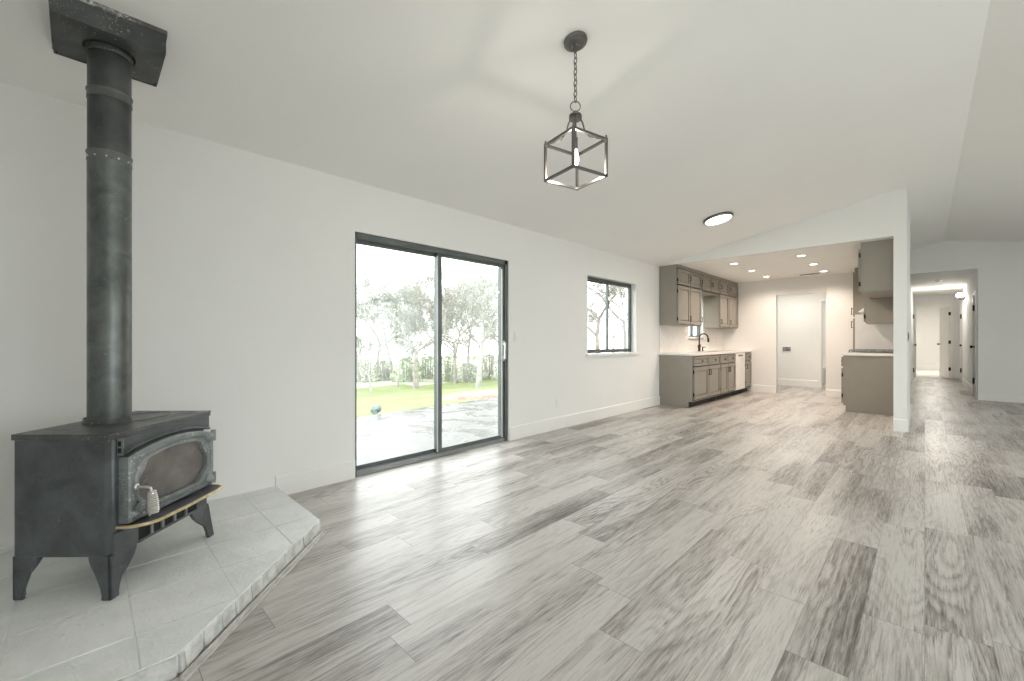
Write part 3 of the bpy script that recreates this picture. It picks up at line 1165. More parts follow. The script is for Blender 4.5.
bl = MB().lathe([(.001, 2.092), (.008, 2.098), (.016, 2.115), (.019, 2.135), (.016, 2.160), (.011, 2.180), (.010, 2.192), (.001, 2.192)], (PCX, PCY, 0), 18).build('bulb', M['bulb'], pd)
lamp('pendant_bulb_light', 'POINT', (PCX, PCY, 2.075), 4.0, (1, .92, .80), .03)

# ------------------------------------------------------------------ flush light on the slope
def flush(x, y, z, rad, label, power, tilt=True, mat='lit', col=(1, .93, .84), right=False):
    slp = math.atan((ZRG - ZC) / (XRG - XL)) * (1 if right else -1)
    sl = Matrix.Rotation(slp, 3, 'Y')
    f = thing('flush_ceiling_light', label, 'ceiling light', (x, y, z))
    m_ = sl if tilt else None
    MB().lathe([(.001, 0), (rad, 0), (rad * 1.02, -.012), (rad * .99, -.030), (rad * .90, -.032), (rad * .88, -.020), (.001, -.018)], (x, y, z), 48, m_).build('rim', M['gun'], f)
    MB().lathe([(rad * .885, -.022), (rad * .86, -.034), (rad * .6, -.044), (rad * .3, -.048), (.001, -.049)], (x, y, z), 48, m_).build('diffuser', M[mat], f)
    rt = (0, slp, 0) if tilt else (0, 0, 0)
    lamp('flush_lamp', 'AREA', Vector((x, y, z)) + (sl if tilt else Matrix.Identity(3)) @ Vector((0, 0, -.056)), power, col, rad * .85, rt)
    return f


FX, FY = -1.89, 5.69
flush(FX, FY, zc(FX), .175, 'round dark rimmed flush light glowing on the sloped ceiling before the kitchen', 8)

# kitchen recessed lights
rl0 = None
names = {(-2.31, 7.73): 'first recessed ceiling light in the row over the sink side, nearest the header',
         (-2.31, 8.75): 'middle recessed ceiling light in the row over the sink side',
         (-2.31, 9.77): 'last recessed ceiling light in the sink side row, nearest the back wall',
         (-1.357, 7.73): 'first recessed ceiling light in the row before the laundry opening, nearest the header',
         (-1.357, 8.75): 'middle recessed ceiling light in the row before the laundry opening',
         (-1.357, 9.77): 'last recessed ceiling light, right beside the ceiling vent'}
for (x, y), lab in names.items():
    if rl0 is None:
        rl0 = thing('recessed_light', lab, 'recessed light', (x, y, ZC), 0, 'recessed kitchen ceiling lights')
        MB().lathe([(.052, -.001), (.085, -.001), (.088, -.005), (.060, -.010), (.052, -.006)], (x, y, ZC), 32).build('trim_ring', M['white'], rl0)
        MB().lathe([(.001, -.004), (.054, -.004), (.054, -.002), (.001, -.002)], (x, y, ZC), 32).build('lens', M['litw'], rl0)
    else:
        dup(rl0, (x, y, ZC), lab)
    lamp('recessed_lamp', 'SPOT', (x, y, ZC - .02), 32, (1, .83, .69), .05, (0, 0, 0), spot_size=R(150), spot_blend=.6)

# ceiling vent
vt = thing('ceiling_vent', 'white slotted air vent on the kitchen ceiling by the back wall', 'vent', (-1.62, 10.0, ZC))
MB().box(-1.80, -1.44, 9.92, 10.08, ZC - .008, ZC - .001).build('vent_frame', M['white'], vt, bevel=.002)
for k in range(4):
    MB().box(-1.775, -1.465, 9.942 + k * .033, 9.956 + k * .033, ZC - .0095, ZC - .007).build('slot', M['gap'], vt)

# ------------------------------------------------------------------ kitchen cabinets


def bar_pull(x, y, z, s, vert, parent, L=.10):
    """small bronze bar pull standing off a door at x, facing s"""
    mb = MB()
    h = L / 2
    if vert:
        mb.tube([(x, y, z - h * .8), (x + s * .026, y, z - h * .8)], .0045, 8)
        mb.tube([(x, y, z + h * .8), (x + s * .026, y, z + h * .8)], .0045, 8)
        mb.tube([(x + s * .028, y, z - h), (x + s * .028, y, z + h)], .006, 8)
    else:
        mb.lathe([(.006, 0), (.006, .014), (.015, .018), (.016, .026), (.008, .031), (0, .032)], (x, y, z), 14, Matrix.Rotation(R(90 * s), 3, 'Y'))
    return mb.build('handle' if vert else 'knob', M['bronze'], parent)


def panel(name, x, s, y0, y1, z0, z1, parent, fw=.055, th=.024):
    """framed door or drawer front on plane x facing s, with a recessed centre panel"""
    mb = MB()
    a, b = x, x + s * th
    mb.box(a, b, y0, y0 + fw, z0, z1)
    mb.box(a, b, y1 - fw, y1, z0, z1)
    mb.box(a, b, y0 + fw, y1 - fw, z1 - fw, z1)
    mb.box(a, b, y0 + fw, y1 - fw, z0, z0 + fw)
    # recessed panel with a sloping border
    yi0, yi1, zi0, zi1 = y0 + fw, y1 - fw, z0 + fw, z1 - fw
    m_ = min(.018, (zi1 - zi0) * .25, (yi1 - yi0) * .25)
    r0, r1 = x + s * th * .12, x + s * th * .55
    mb.box(x, r0, yi0, yi1, zi0, zi1)
    lo = [(r0, yi0 + .003, zi0 + .003), (r0, yi1 - .003, zi0 + .003), (r0, yi1 - .003, zi1 - .003), (r0, yi0 + .003, zi1 - .003)]
    hi = [(r1, yi0 + m_, zi0 + m_), (r1, yi1 - m_, zi0 + m_), (r1, yi1 - m_, zi1 - m_), (r1, yi0 + m_, zi1 - m_)]
    mb.hexa(lo, hi)
    return mb.build(name, M['cab'], parent, bevel=.0025)


def hinge(x, s, y, z, parent):
    MB().box(x + s * .002, x + s * .024, y - .006, y + .006, z - .03, z + .03).build('hinge', M['bronze'], parent)


XF = -2.765                   # base cabinet face
ZTOE, ZBASE = .10, .875


def base_unit(label, y0, y1, splits, end=False, first=False):
    u = thing('base_cabinet', label, 'cabinet', ((XL + XF) / 2, (y0 + y1) / 2, 0), 0)
    cz = MB()
    # carcass side panels run to the floor with a toe notch
    o_ = [(XL + .001, 0), (XF - .07, 0), (XF - .07, ZTOE), (XF, ZTOE), (XF, ZBASE), (XL + .001, ZBASE)]
    cz.hexa([(x, y0, z) for x, z in o_], [(x, y1, z) for x, z in o_])
    cz.build('carcass', M['cab'], u, bevel=.002)
    MB().box(XF - .071, XF - .066, y0 + .02, y1, .002, ZTOE).build('toe_kick', M['gap'], u)
    gapb = MB().box(XF, XF + .0015, y0 + .012, y1 - .006, ZTOE + .012, ZBASE - .012)
    gapb.build('shadow_gap', M['bronze'], u)
    ys = [y0 + .012] + splits + [y1 - .004]
    for k in range(len(ys) - 1):
        a, b = ys[k] + .013, ys[k + 1] - .013
        dw = panel('drawer', XF + .0015, 1, a, b, .700, .850, u, .028)
        bar_pull(XF + .020, (a + b) / 2, .775, 1, False, dw)
        do = panel('door', XF + .0015, 1, a, b, .135, .675, u, .055)
        hy = b - .028 if k % 2 == 0 else a + .028
        if len(ys) == 2:
            hy = a + .028
        bar_pull(XF + .021, hy, .57, 1, True, do)
        oy = a - .004 if k % 2 == 0 else b + .004
        hinge(XF, 1, oy, .22, do)
        hinge(XF, 1, oy, .60, do)
    return u


base_unit('grey base cabinet nearest the living room, its plain end panel facing out', 7.11, 8.40, [7.79])
base_unit('grey base cabinet under the sink and faucet', 8.402, 9.30, [8.835])
base_unit('narrow grey base cabinet between the dishwasher and the back wall', 9.922, 10.385, [])
# dishwasher
dw = thing('dishwasher', 'white dishwasher between grey base cabinets', 'dishwasher', (-3.05, 9.61, 0))
MB().box(XL + .03, XF - .01, 9.305, 9.918, .10, .87).build('tub', M['white'], dw)
MB().box(XF - .06, XF - .05, 9.305, 9.918, .0, .10).build('kick_plate', M['gap'], dw)
dd = MB().box(XF - .01, XF + .022, 9.312, 9.912, .115, .865).build('door', M['white'], dw, bevel=.006)
MB().box(XF + .022, XF + .0225, 9.45, 9.76, .80, .835).build('control_strip', M['gun'], dd)
# counter with sink cut-out
ct = MB()
SX0, SX1, SY0, SY1 = -3.20, -2.86, 8.52, 9.20
for q in ((XL + .001, XF + .03, 7.09, SY0), (XL + .001, XF + .03, SY1, 10.395), (XL + .001, SX0, SY0, SY1), (SX1, XF + .03, SY0, SY1)):
    ct.box(*q, ZBASE + .001, .912)
cto = ct.build('countertop', M['counter'], local=False)
tag(cto, 'white countertop running over the sink side base cabinets', 'countertop')
sk = thing('kitchen_sink', 'steel sink basin set into the white countertop', 'sink', ((SX0 + SX1) / 2, (SY0 + SY1) / 2, .70))
sb = MB()
sb.box(SX0, SX1, SY0, SY1, .69, .70)
sb.box(SX0, SX0 + .008, SY0, SY1, .70, .905); sb.box(SX1 - .008, SX1, SY0, SY1, .70, .905)
sb.box(SX0, SX1, SY0, SY0 + .008, .70, .905); sb.box(SX0, SX1, SY1 - .008, SY1, .70, .905)
sb.build('basin', M['steel'], sk)
MB().lathe([(.045, .702), (.04, .705), (.02, .703), (0, .703)], ((SX0 + SX1) / 2, 8.86, 0), 20).build('drain', M['gun'], sk)
# faucet
fx, fy = -3.255, 8.72
fa = thing('faucet', 'tall dark gooseneck faucet standing behind the sink', 'faucet', (fx, fy, .912))
MB().lathe([(.03, .912), (.03, .918), (.024, .925), (.024, .985), (.028, .99), (.028, 1.03), (.020, 1.045), (.001, 1.045)], (fx, fy, 0), 20).build('base', M['bronze'], fa)
gp_ = [(fx, fy, 1.03), (fx, fy, 1.18)]
for k in range(1, 13):
    a = PI * k / 12 * .93
    gp_.append((fx + .085 * (1 - math.cos(a)), fy, 1.18 + .085 * math.sin(a)))
lx, lz = gp_[-1][0], gp_[-1][2]
gp_ += [(lx + .008, fy, lz - .03)]
MB().tube(gp_, .0125, 12).build('spout', M['bronze'], fa)
MB().lathe([(.015, 0), (.019, -.02), (.019, -.07), (.012, -.078), (.001, -.078)], (lx + .008, fy, lz - .025), 16).build('spray_head', M['bronze'], fa)
MB().tube([(fx, fy + .02, 1.01), (fx + .004, fy + .05, 1.02), (fx + .01, fy + .065, 1.06)], [.008, .007, .005], 8).build('lever', M['bronze'], fa)
sd = thing('soap_dispenser', 'small dark soap pump on the counter beside the faucet', 'soap dispenser', (fx, 8.90, .912))
MB().lathe([(.022, .912), (.022, .917), (.013, .922), (.013, .965), (.009, .97), (.009, .985), (.015, .988), (.015, 1.0), (.001, 1.003)], (fx, 8.90, 0), 16).build('pump_body', M['bronze'], sd)
MB().tube([(fx, 8.90, .992), (fx + .05, 8.90, .996), (fx + .06, 8.90, .985)], .006, 8).build('nozzle', M['bronze'], sd)

# backsplash tile on the left wall (part of the wall finish)
bs = MB()
random.seed(2)
z = .915
rowi = 0
while z < 1.395:
    y = 7.11 - (.075 if rowi % 2 else 0)
    z1 = min(z + .0745, 1.395)
    while y < 10.39:
        ya, yb2 = max(7.11, y), min(10.395, y + .1495)
        if yb2 - ya > .01:
            if not (yb2 > 8.38 and ya < 9.22 and z1 > 1.17):
                bs.box(XL + .002, XL + .009 + random.uniform(-.0006, .0006), ya + .0012, yb2 - .0012, z + .0012, z1 - .0012)
        y += .1495
    z += .0745
    rowi += 1
struct(bs.build('trim_6', M['tile'], local=True, smooth=False))

XU = -3.035                    # face of the wall cabinets


def wall_unit(label, y0, y1, ym, zb, full=True, pull='mid'):
    u = thing('wall_cabinet', label, 'cabinet', ((XL + XU) / 2, (y0 + y1) / 2, zb))
    MB().box(XL + .010 if full else XL + .001, XU, y0, y1, zb, ZC - .003).build('carcass', M['cab'], u, bevel=.002)
    MB().box(XU - .002, XU + .016, y0, y1, ZC - .055, ZC - .004).build('top_moulding', M['cab'], u, bevel=.004)
    MB().box(XU, XU + .0015, y0 + .010, y1 - .006, zb + .010, ZC - .06).build('shadow_gap', M['bronze'], u)
    for k, (a, b) in enumerate(((y0 + .018, ym - .013), (ym + .013, y1 - .018))):
        t_ = panel('door', XU + .0015, 1, a, b, 2.105, 2.365, u, .045)
        right = (k == 0) if pull == 'mid' else pull == 'right'
        hy = b - .025 if right else a + .025
        bar_pull(XU + .021, hy, 2.235, 1, True, t_, .08)
        hinge(XU, 1, a - .005 if right else b + .005, 2.17, t_)
        if full:
            d_o = panel('door', XU + .0015, 1, a, b, zb + .02, 2.080, u, .055)
            bar_pull(XU + .021, hy, zb + .12, 1, True, d_o)
            for hz in (zb + .10, 1.98):
                hinge(XU, 1, a - .005 if right else b + .005, hz, d_o)
    return u


wall_unit('tall grey wall cabinet at the header end, its plain side facing the living room', 7.11, 8.20, 7.655, 1.40, pull='right')
wall_unit('short grey bridge cabinet of two small doors over the sink window', 8.202, 9.18, 8.70, 2.06, False)
wall_unit('tall grey wall cabinet in the corner by the kitchen back wall', 9.182, 10.385, 9.75, 1.40, pull='left')

# right side of the kitchen
XFR = -.93
RT = .03
ru = thing('base_cabinet', 'grey base cabinet beside the white pillar, plain end panel facing out', 'cabinet', (-.6, 8.72, 0))
o_ = [(XP0 - .001, 0), (XFR + RT, 0), (XFR + RT, ZTOE), (XFR, ZTOE), (XFR, .893), (XP0 - .001, .893)]
cz = MB().hexa([(x, 8.50, z) for x, z in o_], [(x, 8.93, z) for x, z in o_])
cz.build('carcass', M['cab'], ru, bevel=.002)
MB().box(XFR, XFR - .0015, 8.512, 8.925, .115, .88).build('shadow_gap', M['bronze'], ru)
dq = panel('drawer', XFR - .0015, -1, 8.515, 8.92, .715, .868, ru, .028)
bar_pull(XFR - .021, 8.72, .79, -1, False, dq)
dq = panel('door', XFR - .0015, -1, 8.515, 8.92, .135, .69, ru, .055)
bar_pull(XFR - .021, 8.88, .58, -1, True, dq)
hinge(XFR, -1, 8.512, .25, dq)
hinge(XFR, -1, 8.512, .58, dq)
c2 = MB().box(XP0 - .001, XFR - .025, 8.48, 8.935, .894, .930).build('countertop', M['counter'])
tag(c2, 'short white countertop on the grey cabinet beside the pillar', 'countertop')
# gas range
rg = thing('gas_range', 'gas range with black grates behind the short white countertop', 'range', (-.6, 9.32, 0))
MB().box(XP0 - .002, XFR, 8.94, 9.70, .06, .915).build('oven_body', M['steel'], rg, bevel=.004)
MB().box(XFR - .03, XFR, 8.96, 9.68, .20, .74).build('oven_door', M['steel'], rg, bevel=.004)
MB().tube([(XFR - .03, 8.99, .70), (XFR - .065, 8.99, .70), (XFR - .065, 9.65, .70), (XFR - .03, 9.65, .70)], .010, 8).build('oven_handle', M['steel'], rg)
MB().box(XP0 - .004, XFR - .005, 8.94, 9.70, .915, .932).build('cooktop', M['stove'], rg, bevel=.003)
gr = MB()
for k in range(9):
    y = 8.97 + k * .0875
    gr.box(-.33, -.90, y - .007, y + .007, .962, .978)
for x in (-.33, -.47, -.62, -.76, -.90):
    gr.box(x - .007, x + .007, 8.963, 9.677, .958, .974)
for x in (-.33, -.62, -.90):
    for y in (8.97, 9.32, 9.67):
        gr.box(x - .008, x + .008, y - .008, y + .008, .932, .962)
gr.build('grate', M['cast'], rg)
for k in range(5):
    MB().lathe([(.020, 0), (.020, .018), (.014, .024), (0, .024)], (XFR - .004, 9.03 + k * .145, .83), 14, Matrix.Rotation(R(-90), 3, 'Y')).build('knob', M['bronze'], rg)
# range hood
hd_ = thing('range_hood', 'white under cabinet range hood above the gas range', 'range hood', (-.55, 9.32, 1.60))
MB().hexa([(XP0 - .001, 8.945, 1.60), (-.79, 8.945, 1.60), (-.79, 9.695, 1.60), (XP0 - .001, 9.695, 1.60)], [(XP0 - .001, 8.945, 1.745), (-.62, 8.945, 1.745), (-.62, 9.695, 1.745), (XP0 - .001, 9.695, 1.745)]).build('hood_shell', M['white'], hd_, bevel=.006)
MB().box(-.72, -.38, 9.02, 9.62, 1.594, 1.60).build('filter', M['steel'], hd_)


def right_wall_unit(label, xf, y0, y1, zb, n=1):
    u = thing('wall_cabinet', label, 'cabinet', ((XP0 + xf) / 2, (y0 + y1) / 2, zb))
    MB().box(XP0 - .001, xf, y0, y1, zb, ZC - .002).build('carcass', M['cab'], u, bevel=.002)
    MB().box(xf + .002, XP0 - .004, y0 + .004, y1 - .004, zb - .008, zb).build('bottom_rail', M['cab'], u)
    MB().box(xf, xf - .0015, y0 + .01, y1 - .006, zb + .01, ZC - .05).build('shadow_gap', M['bronze'], u)
    st_ = (y1 - y0) / n
    for k in range(n):
        a, b = y0 + k * st_ + .012, y0 + (k + 1) * st_ - .012
        d_o = panel('door', xf - .0015, -1, a, b, zb + .02, ZC - .09, u, .055)
        bar_pull(xf - .021, b - .03 if k == 0 else a + .03, zb + .12, -1, True, d_o)
        hinge(xf, -1, a - .003, zb + .10, d_o)
        hinge(xf, -1, a - .003, ZC - .17, d_o)
    return u


right_wall_unit('grey wall cabinet hung high under the header, right against the pillar', -.61, 7.275, 8.455, 1.785, 2)
right_wall_unit('grey wall cabinet hung lower, behind the high one beside the pillar', -.65, 8.46, 8.93, 1.40, 1)
right_wall_unit('grey wall cabinet above the white range hood', -.61, 8.94, 9.70, 1.75, 2)
# pantry
pa = thing('pantry_cabinet', 'tall grey pantry cabinet at the far end past the range', 'cabinet', (-.6, 10.05, 0))
MB().box(XP0 - .001, -.90, 9.72, 10.385, 0, ZC - .003).build('carcass', M['cab'], pa, bevel=.002)
MB().box(-.90, -.9015, 9.73, 10.375, .11, ZC - .05).build('shadow_gap', M['bronze'], pa)
for (z0, z1, hz) in ((.13, 1.53, 1.42), (1.56, 2.36, 1.66)):
    d_o = panel('door', -.9015, -1, 9.735, 10.37, z0, z1, pa, .055)
    bar_pull(-.921, 9.765, hz, -1, True, d_o, .13)
MB().box(XP0 - .002, -.895, 9.705, 9.72, .935, 1.595).build('splash_panel', M['tile'], pa, label='white splash panel on the side of the pantry')

# ------------------------------------------------------------------ laundry and bathroom
wb = thing('washer_outlet_box', 'recessed washer outlet box with valves on the laundry wall', 'outlet box', (-2.46, 12.29, .855))
fb = MB()
for q in ((-2.56, -2.545, .857, .977), (-2.375, -2.36, .857, .977)):
    fb.box(q[0], q[1], 12.278, 12.299, q[2], q[3])
fb.box(-2.545, -2.375, 12.278, 12.299, .857, .869); fb.box(-2.545, -2.375, 12.278, 12.299, .965, .977)
fb.build('box_frame', M['white'], wb, bevel=.002)
MB().box(-2.545, -2.375, 12.294, 12.299, .869, .965).build('box_back', M['gun'], wb)
for x in (-2.51, -2.47, -2.41):
    MB().lathe([(.016, 0), (.016, .014), (.008, .018), (0, .018)], (x, 12.294, .917), 10, Matrix.Rotation(R(90), 3, 'X')).build('valve', M['steel'], wb)


def outlet(name, label, axis, p, sgn, a, z, w=.072, h=.116, mat='white', group=None, rocker=False):
    """wall plate on plane p of an axis, facing sgn"""
    loc = (p, a, z - h / 2) if axis == 0 else (a, p, z - h / 2)
    u = thing(name, label, 'light switch' if rocker else 'outlet', loc)
    def bx(mb, a0, a1, z0, z1, t0, t1):
        if axis == 0:
            mb.box(p + sgn * t0, p + sgn * t1, a0, a1, z0, z1)
        else:
            mb.box(a0, a1, p + sgn * t0, p + sgn * t1, z0, z1)
        return mb
    bx(MB(), a - w / 2, a + w / 2, z - h / 2, z + h / 2, .0005, .006).build('cover_plate', M[mat], u, bevel=.002)
    if rocker:
        bx(MB(), a - .016, a + .016, z - .033, z + .033, .006, .010).build('rocker', M[mat], u, bevel=.002)
    else:
        for zz in (z - .02, z + .02):
            bx(MB(), a - .014, a + .014, zz - .013, zz + .013, .006, .0075).build('socket', M[mat], u)
    return u


outlet('wall_outlet', 'white outlet low on the left wall between sliding door and window', 0, XL, 1, 4.24, .335)
outlet('light_switch', 'white light switch on the left wall just beside the sliding door', 0, XL, 1, 3.47, 1.17, rocker=True)
outlet('wall_outlet', 'white outlet on the laundry wall right of the washer box', 1, 12.3, -1, -1.99, .62)
outlet('light_switch', 'small white switch on the kitchen back wall left of the laundry opening', 1, YKB, -1, -2.42, 1.13, .06, .1, rocker=True)
outlet('light_switch', 'dark switch plate on the hall side of the pillar', 0, XP1, 1, 7.55, 1.18, .075, .12, 'bronze', rocker=True)

to = thing('toilet', 'white toilet in the bathroom beyond the laundry', 'toilet', (-1.93, 13.7, 0))
MB().box(-2.10, -1.70, 13.98, 14.16, .40, .76).build('tank', M['porcelain'], to, bevel=.02)
MB().box(-2.11, -1.69, 13.97, 14.17, .76, .79).build('tank_lid', M['porcelain'], to, bevel=.008)
tb = MB()
ring_prof = [(0, .10, .16), (.06, .11, .17), (.20, .11, .19), (.33, .165, .25), (.39, .185, .265), (.40, .18, .26)]
rings = []
for z, rx, ry in ring_prof:
    rings.append([tb.bm.verts.new((-1.90 + rx * math.cos(2 * PI * k / 24), 13.75 + ry * math.sin(2 * PI * k / 24), z)) for k in range(24)])
for P_, Q_ in zip(rings, rings[1:]):
    for k in range(24):
        tb.bm.faces.new((P_[k], P_[(k + 1) % 24], Q_[(k + 1) % 24], Q_[k]))
tb.bm.faces.new(rings[0][::-1]); tb.bm.faces.new(rings[-1])
tb.build('bowl', M['porcelain'], to)
tl2 = MB()
se = [(-1.90 + .19 * math.cos(2 * PI * k / 24), 13.75 + .27 * math.sin(2 * PI * k / 24)) for k in range(24)]
tl2.prism(se, 2, .402, .425)
tl2.build('seat_lid', M['porcelain'], to, bevel=.006)

# ------------------------------------------------------------------ hall ceiling things and sconce
sm = thing('smoke_detector', 'round white smoke detector on the hall ceiling', 'smoke detector', (.21, 13.5, HZ))
MB().lathe([(.001, 0), (.065, 0), (.065, -.012), (.055, -.030), (.03, -.036), (.001, -.036)], (.21, 13.5, HZ), 24).build('housing', M['white'], sm)
MB().lathe([(.030, -.036), (.030, -.041), (.001, -.041)], (.21, 13.5, HZ), 16).build('sensor_cap', M['gun'], sm)
SCX, SCY, SCZ = HX1, 15.55, 2.22
sc = thing('wall_sconce', 'lit wall sconce with two glass globes on the right wall of the hall', 'wall lamp', (SCX, SCY, SCZ - .08))
MB().box(SCX - .018, SCX - .001, SCY - .13, SCY + .13, SCZ - .06, SCZ + .0).build('back_plate', M['bronze'], sc, bevel=.004)
for dy in (-.10, .10):
    am = MB().tube([(SCX - .015, SCY + dy, SCZ - .04), (SCX - .07, SCY + dy, SCZ - .045), (SCX - .10, SCY + dy, SCZ - .02), (SCX - .10, SCY + dy, SCZ + .01)], .008, 8).build('arm', M['bronze'], sc)
    MB().lathe([(.001, -.05), (.03, -.045), (.05, -.02), (.055, .005), (.045, .035), (.025, .05), (.001, .054)], (SCX - .10, SCY + dy, SCZ + .06), 20).build('globe', M['litw'], am)
lamp('sconce_lamp', 'POINT', (SCX - .30, SCY, SCZ - .06), 11, (1, .94, .86), .06)

# unseen ceiling lamps added to brighten the hall front and the rooms beyond
flush(2.55, 9.0, zc(2.55), .175, 'unseen flush light added on the right ceiling slope to brighten the hall wall', 9, True, right=True)
flush(-2.2, 11.35, ZC, .15, 'unseen flush light added on the laundry ceiling to brighten the laundry', 13, False)
flush(-1.6, 13.3, ZC, .15, 'unseen flush light added on the bathroom ceiling beyond the laundry', 14, False)
flush(.2, 20.6, HZ, .18, 'unseen flush light added on the bedroom ceiling past the open hall door', 45, False)

# ------------------------------------------------------------------ outdoors
pt = MB()
pat = [(XL - .15, -4), (XL - .15, 14)] + [(-6.05 - .35 * math.sin((14 - y) * .22), y) for y in [14 - k * .9 for k in range(21)]]
pt.prism(pat, 2, -.20, -.06)
struct(pt.build('patio', M['patio'], local=True, smooth=False))


def gz(x):
    k = min(1, max(0, (-5.6 - x) / 12))
    return -.09 - 1.05 * (k * k * (3 - 2 * k))


lw = MB()
NX, NY = 44, 40
vv = {}
for i in range(NX + 1):
    for j in range(NY + 1):
        x = -3.6 - i * 46 / NX
        y = -22 + j * 84 / NY
        vv[i, j] = lw.bm.verts.new((x, y, gz(x) - (.12 if x > -5.5 else 0)))
for i in range(NX):
    for j in range(NY):
        f_ = lw.bm.faces.new((vv[i, j], vv[i + 1, j], vv[i + 1, j + 1], vv[i, j + 1]))
        f_.material_index = 1 if i + (j * 7 % 3 == 1) >= 15 else 0
struct(lw.build('lawn', [M['grass'], M['litter']], local=True))
# unseen ground on the other sides, paled on the right to bounce light indoors
struct(MB().box(XR + .2, 40, -40, 40, -.3, -.2).build('ground', M['bounce_ground'], local=True, smooth=False))
struct(MB().box(-50, XR + .2, -40, -22, -.3, -.2).build('ground', M['grass'], local=True, smooth=False))


def at(u, d):
    p = fwd * d + rgt * ((u - 512) / 420 * d)
    return p.x, p.y


mx_, my_ = at(497, 10.1)
mbed = MB()
ol = [(mx_ + 1.0 * math.cos(k * PI / 16) * (1 + .08 * math.sin(k * 3)), my_ + 1.6 * math.sin(k * PI / 16) * (1 + .06 * math.cos(k * 2))) for k in range(32)]
mbed.hexa([(x, y, gz(x) - .05) for x, y in ol], [(mx_ + (x - mx_) * .86, my_ + (y - my_) * .86, gz(mx_ + (x - mx_) * .86) + .07) for x, y in ol])
tag(mbed.build('mulch_bed', M['mulch']), 'low reddish mulch bed on the lawn behind the right door panel', 'garden bed')

rx, ry = at(376, 7.0)
rk = MB()
random.seed(8)
bmesh.ops.create_icosphere(rk.bm, subdivisions=2, radius=.1)
for v in rk.bm.verts:
    k = 1 + random.uniform(-.22, .22)
    v.co = Vector((v.co.x * 1.1 * k + rx, v.co.y * .8 * k + ry, max(-.03, v.co.z * .85 * k + (.035 if v.co.x + v.co.y > .05 else 0)) + gz(rx) + .055))
tag(rk.build('rock', M['rock']), 'small blue grey rock at the edge of the patio', 'rock')


def tree_mesh(seed, h, spread=.9, depth=7, lean=0, leafmat='leafp', nleaf=1500, leafsz=.028, bark='bark', rad=.11, ntwig=3600):
    h *= 1.14
    """one bare spring tree: trunk with branches, and a thin veil of small leaves"""
    rnd = random.Random(seed)
    mb = MB()
    tips = []

    def grow(p, d, L, r, k):
        n_ = 4 if k < 3 else 3
        pts = [p]
        q, dd = p.copy(), d.copy()
        for i in range(n_):
            dd = (dd + Vector((rnd.uniform(-1, 1), rnd.uniform(-1, 1), rnd.uniform(-.3, .6))) * .20).normalized()
            q = q + dd * (L / n_)
            pts.append(q.copy())
            if k >= 2:
                tips.append((q.copy(), dd.copy()))
        r2 = r * .62
        mb.tube(pts, [r + (r2 - r) * i / n_ for i in range(n_ + 1)], 6 if k < 2 else (4 if k < 4 else 3), cap=False)
        if k >= depth or r2 < .0022:
            return
        nb = rnd.choice((2, 3, 3)) if k < 5 else 2
        for b in range(nb):
            a = rnd.uniform(0, 2 * PI)
            side = dd.cross(Vector((math.cos(a), math.sin(a), .25))).normalized()
            nd2 = (dd * (1 - spread * .45) + side * spread * rnd.uniform(.55, 1.0) + Vector((0, 0, .12))).normalized()
            s0 = pts[-1] if b < 2 else pts[-2]
            grow(s0, nd2, L * rnd.uniform(.62, .84), r2 * rnd.uniform(.78, 1), k + 1)
    grow(Vector((0, 0, -.05)), Vector((lean, 0, 1)).normalized(), h * .27, rad, 0)
    lf = MB()
    for i in range(nleaf):
        p, d = rnd.choice(tips)
        p = p + Vector((rnd.gauss(0, .10), rnd.gauss(0, .10), rnd.gauss(0, .08)))
        a = Vector((rnd.uniform(-1, 1), rnd.uniform(-1, 1), rnd.uniform(-1, 1))).normalized()
        b = a.orthogonal().normalized()
        s_ = leafsz * rnd.uniform(.5, 1.2)
        lf.poly([p - a * s_, p + b * s_ * .5, p + a * s_, p - b * s_ * .5])
    tw = MB()
    for i in range(ntwig):
        p, d = rnd.choice(tips)
        v = (d + Vector((rnd.uniform(-1, 1), rnd.uniform(-1, 1), rnd.uniform(-.4, .9))) * .9).normalized()
        L = rnd.uniform(.12, .42)
        e = p + v * L
        b = v.orthogonal().normalized() * rnd.uniform(.003, .006)
        c = v.cross(b)
        tw.poly([p - b, p + b, e])
        tw.poly([p - c, p + c, e])
    return mb, lf, tw


def tree(name, label, u, d, seed, h, **kw):
    x, y = at(u, d)
    t_ = thing(name, label, 'tree', (x, y, gz(x)), random.Random(seed).uniform(0, 6), 'trees beyond the lawn')
    bk = kw.get('bark', 'bark')
    lm = kw.get('leafmat', 'leafp')
    m1, m2, m3 = tree_mesh(seed, h, **kw)
    m1.build('trunk', M[bk], t_, local=True)
    m2.build('foliage', M[lm], t_, local=True, smooth=False)
    m3.build('twigs', M[bk], t_, local=True, smooth=False)
    return t_


tree('tree', 'bare tree with pale forked trunk in the middle of the left door panel', 416, 19.5, 11, 6.0, rad=.14)
tree('tree', 'slim bare tree just left of the forked tree, left door panel', 397, 20.5, 23, 4.4, rad=.07, bark='bark2')
tree('tree', 'small crooked tree at the left edge of the lawn, left door panel', 371, 18.0, 35, 3.4, rad=.06, bark='bark2')
t4 = tree('tree', 'wide spreading bare tree in the middle of the right door panel', 478, 18.0, 41, 6.4, spread=1.0, rad=.13, bark='bark2')
tree('tree', 'grey tree with thin upright stem near the meeting stile, right door panel', 455, 22.0, 57, 6.0, rad=.08, leafmat='leafg')
tree('tree', 'bare tree at the right edge of the right door panel', 500, 21.0, 63, 6.6, rad=.10)
tree('tree', 'bare tree with arching branches behind the left sash of the window', 601, 12.0, 71, 6.2, spread=1.05, rad=.08, ntwig=6000)
tree('tree', 'bare tree behind the right sash of the window', 627, 13.5, 87, 6.4, spread=1.0, rad=.08, ntwig=6000, bark='bark2')
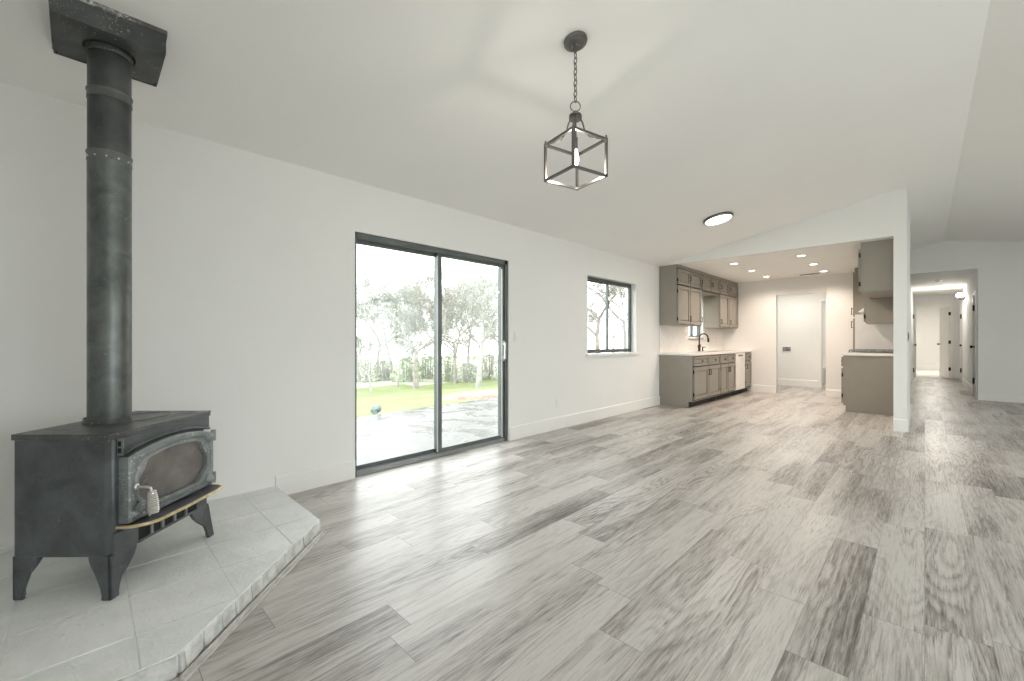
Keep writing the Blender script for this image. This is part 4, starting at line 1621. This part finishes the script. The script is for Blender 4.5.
tree('background_tree', 'hazy tree far behind the left end of the left door panel', 364, 27, 91, 6.0, nleaf=9000, leafsz=.05, leafmat='leafh', ntwig=7000, bark='bark2')
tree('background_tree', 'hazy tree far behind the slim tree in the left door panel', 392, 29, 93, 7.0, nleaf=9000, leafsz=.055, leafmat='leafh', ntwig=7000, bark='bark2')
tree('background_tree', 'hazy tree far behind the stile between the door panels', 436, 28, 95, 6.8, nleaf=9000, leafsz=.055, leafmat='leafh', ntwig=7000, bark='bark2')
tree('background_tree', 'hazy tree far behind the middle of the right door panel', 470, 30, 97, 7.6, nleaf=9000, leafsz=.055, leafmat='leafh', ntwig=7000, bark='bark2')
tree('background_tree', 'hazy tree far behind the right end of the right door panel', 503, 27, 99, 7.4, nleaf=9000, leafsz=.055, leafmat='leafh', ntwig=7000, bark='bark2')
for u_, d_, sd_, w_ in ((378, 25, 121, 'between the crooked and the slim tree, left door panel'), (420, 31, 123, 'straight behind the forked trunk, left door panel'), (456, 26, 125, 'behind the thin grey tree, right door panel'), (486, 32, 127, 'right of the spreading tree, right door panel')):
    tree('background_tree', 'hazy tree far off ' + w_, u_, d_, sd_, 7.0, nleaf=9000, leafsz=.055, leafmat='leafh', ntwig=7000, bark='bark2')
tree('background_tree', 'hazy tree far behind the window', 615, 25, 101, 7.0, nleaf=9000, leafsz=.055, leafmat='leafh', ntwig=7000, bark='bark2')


def shrub(label, u, d, seed, w, h, mat):
    rnd = random.Random(seed)
    x, y = at(u, d)
    t_ = thing('shrub', label, 'shrub', (x, y, gz(x)), 0, 'undergrowth along the lawn edge')
    sm_ = MB()
    lf = MB()
    for k in range(46):
        a = rnd.uniform(0, 2 * PI)
        tip = Vector((math.cos(a) * w * rnd.uniform(.2, .9), math.sin(a) * w * rnd.uniform(.2, .9), h * rnd.uniform(.5, 1.7)))
        ft = Vector((tip.x * .45, tip.y * .45, -.05))
        sm_.tube([ft, tip * .55 + Vector((rnd.uniform(-.1, .1), 0, .1)), tip], [.02, .012, .004], 4, cap=False)
    for i in range(800):
        a, r_ = rnd.uniform(0, 2 * PI), math.sqrt(rnd.random())
        zz = h * rnd.random() ** 1.1
        rr = r_ * w * math.sqrt(max(.05, 1 - (zz / h) ** 2))
        p = Vector((rr * math.cos(a), rr * math.sin(a), zz))
        q = Vector((rnd.uniform(-1, 1), rnd.uniform(-1, 1), rnd.uniform(-1, 1))).normalized()
        b = q.orthogonal().normalized()
        s_ = .055 * rnd.uniform(.5, 1.2)
        lf.poly([p - q * s_, p + b * s_ * .5, p + q * s_, p - b * s_ * .5])
    sm_.build('stem', M['bark2'], t_, local=True)
    lf.build('foliage', M[mat], t_, local=True, smooth=False)


for i, (u, d, w, h, mt, lab) in enumerate((
        (362, 23, 1.2, 1.5, 'leafp', 'grey green shrub at the left end of the lawn edge, left door panel'),
        (384, 24, 1.0, 1.1, 'leafp', 'low pale shrub behind the slim tree, left door panel'),
        (407, 23, .9, 1.35, 'leafg', 'bright green shrub left of the forked trunk, left door panel'),
        (427, 25, .9, 1.5, 'leafg', 'bright green shrub right of the forked trunk, left door panel'),
        (451, 24, 1.0, 1.5, 'leafg', 'green shrub next to the meeting stile, right door panel'),
        (468, 23, .8, 1.0, 'leafp', 'pale shrub under the spreading tree, right door panel'),
        (488, 25, 1.0, 1.4, 'leafp', 'grey green shrub right of the spreading tree, right door panel'),
        (507, 24, 1.0, 1.6, 'leafp', 'pale shrub at the right end of the right door panel'))):
    shrub(lab, u, d, 200 + i, w, h, M and mt)
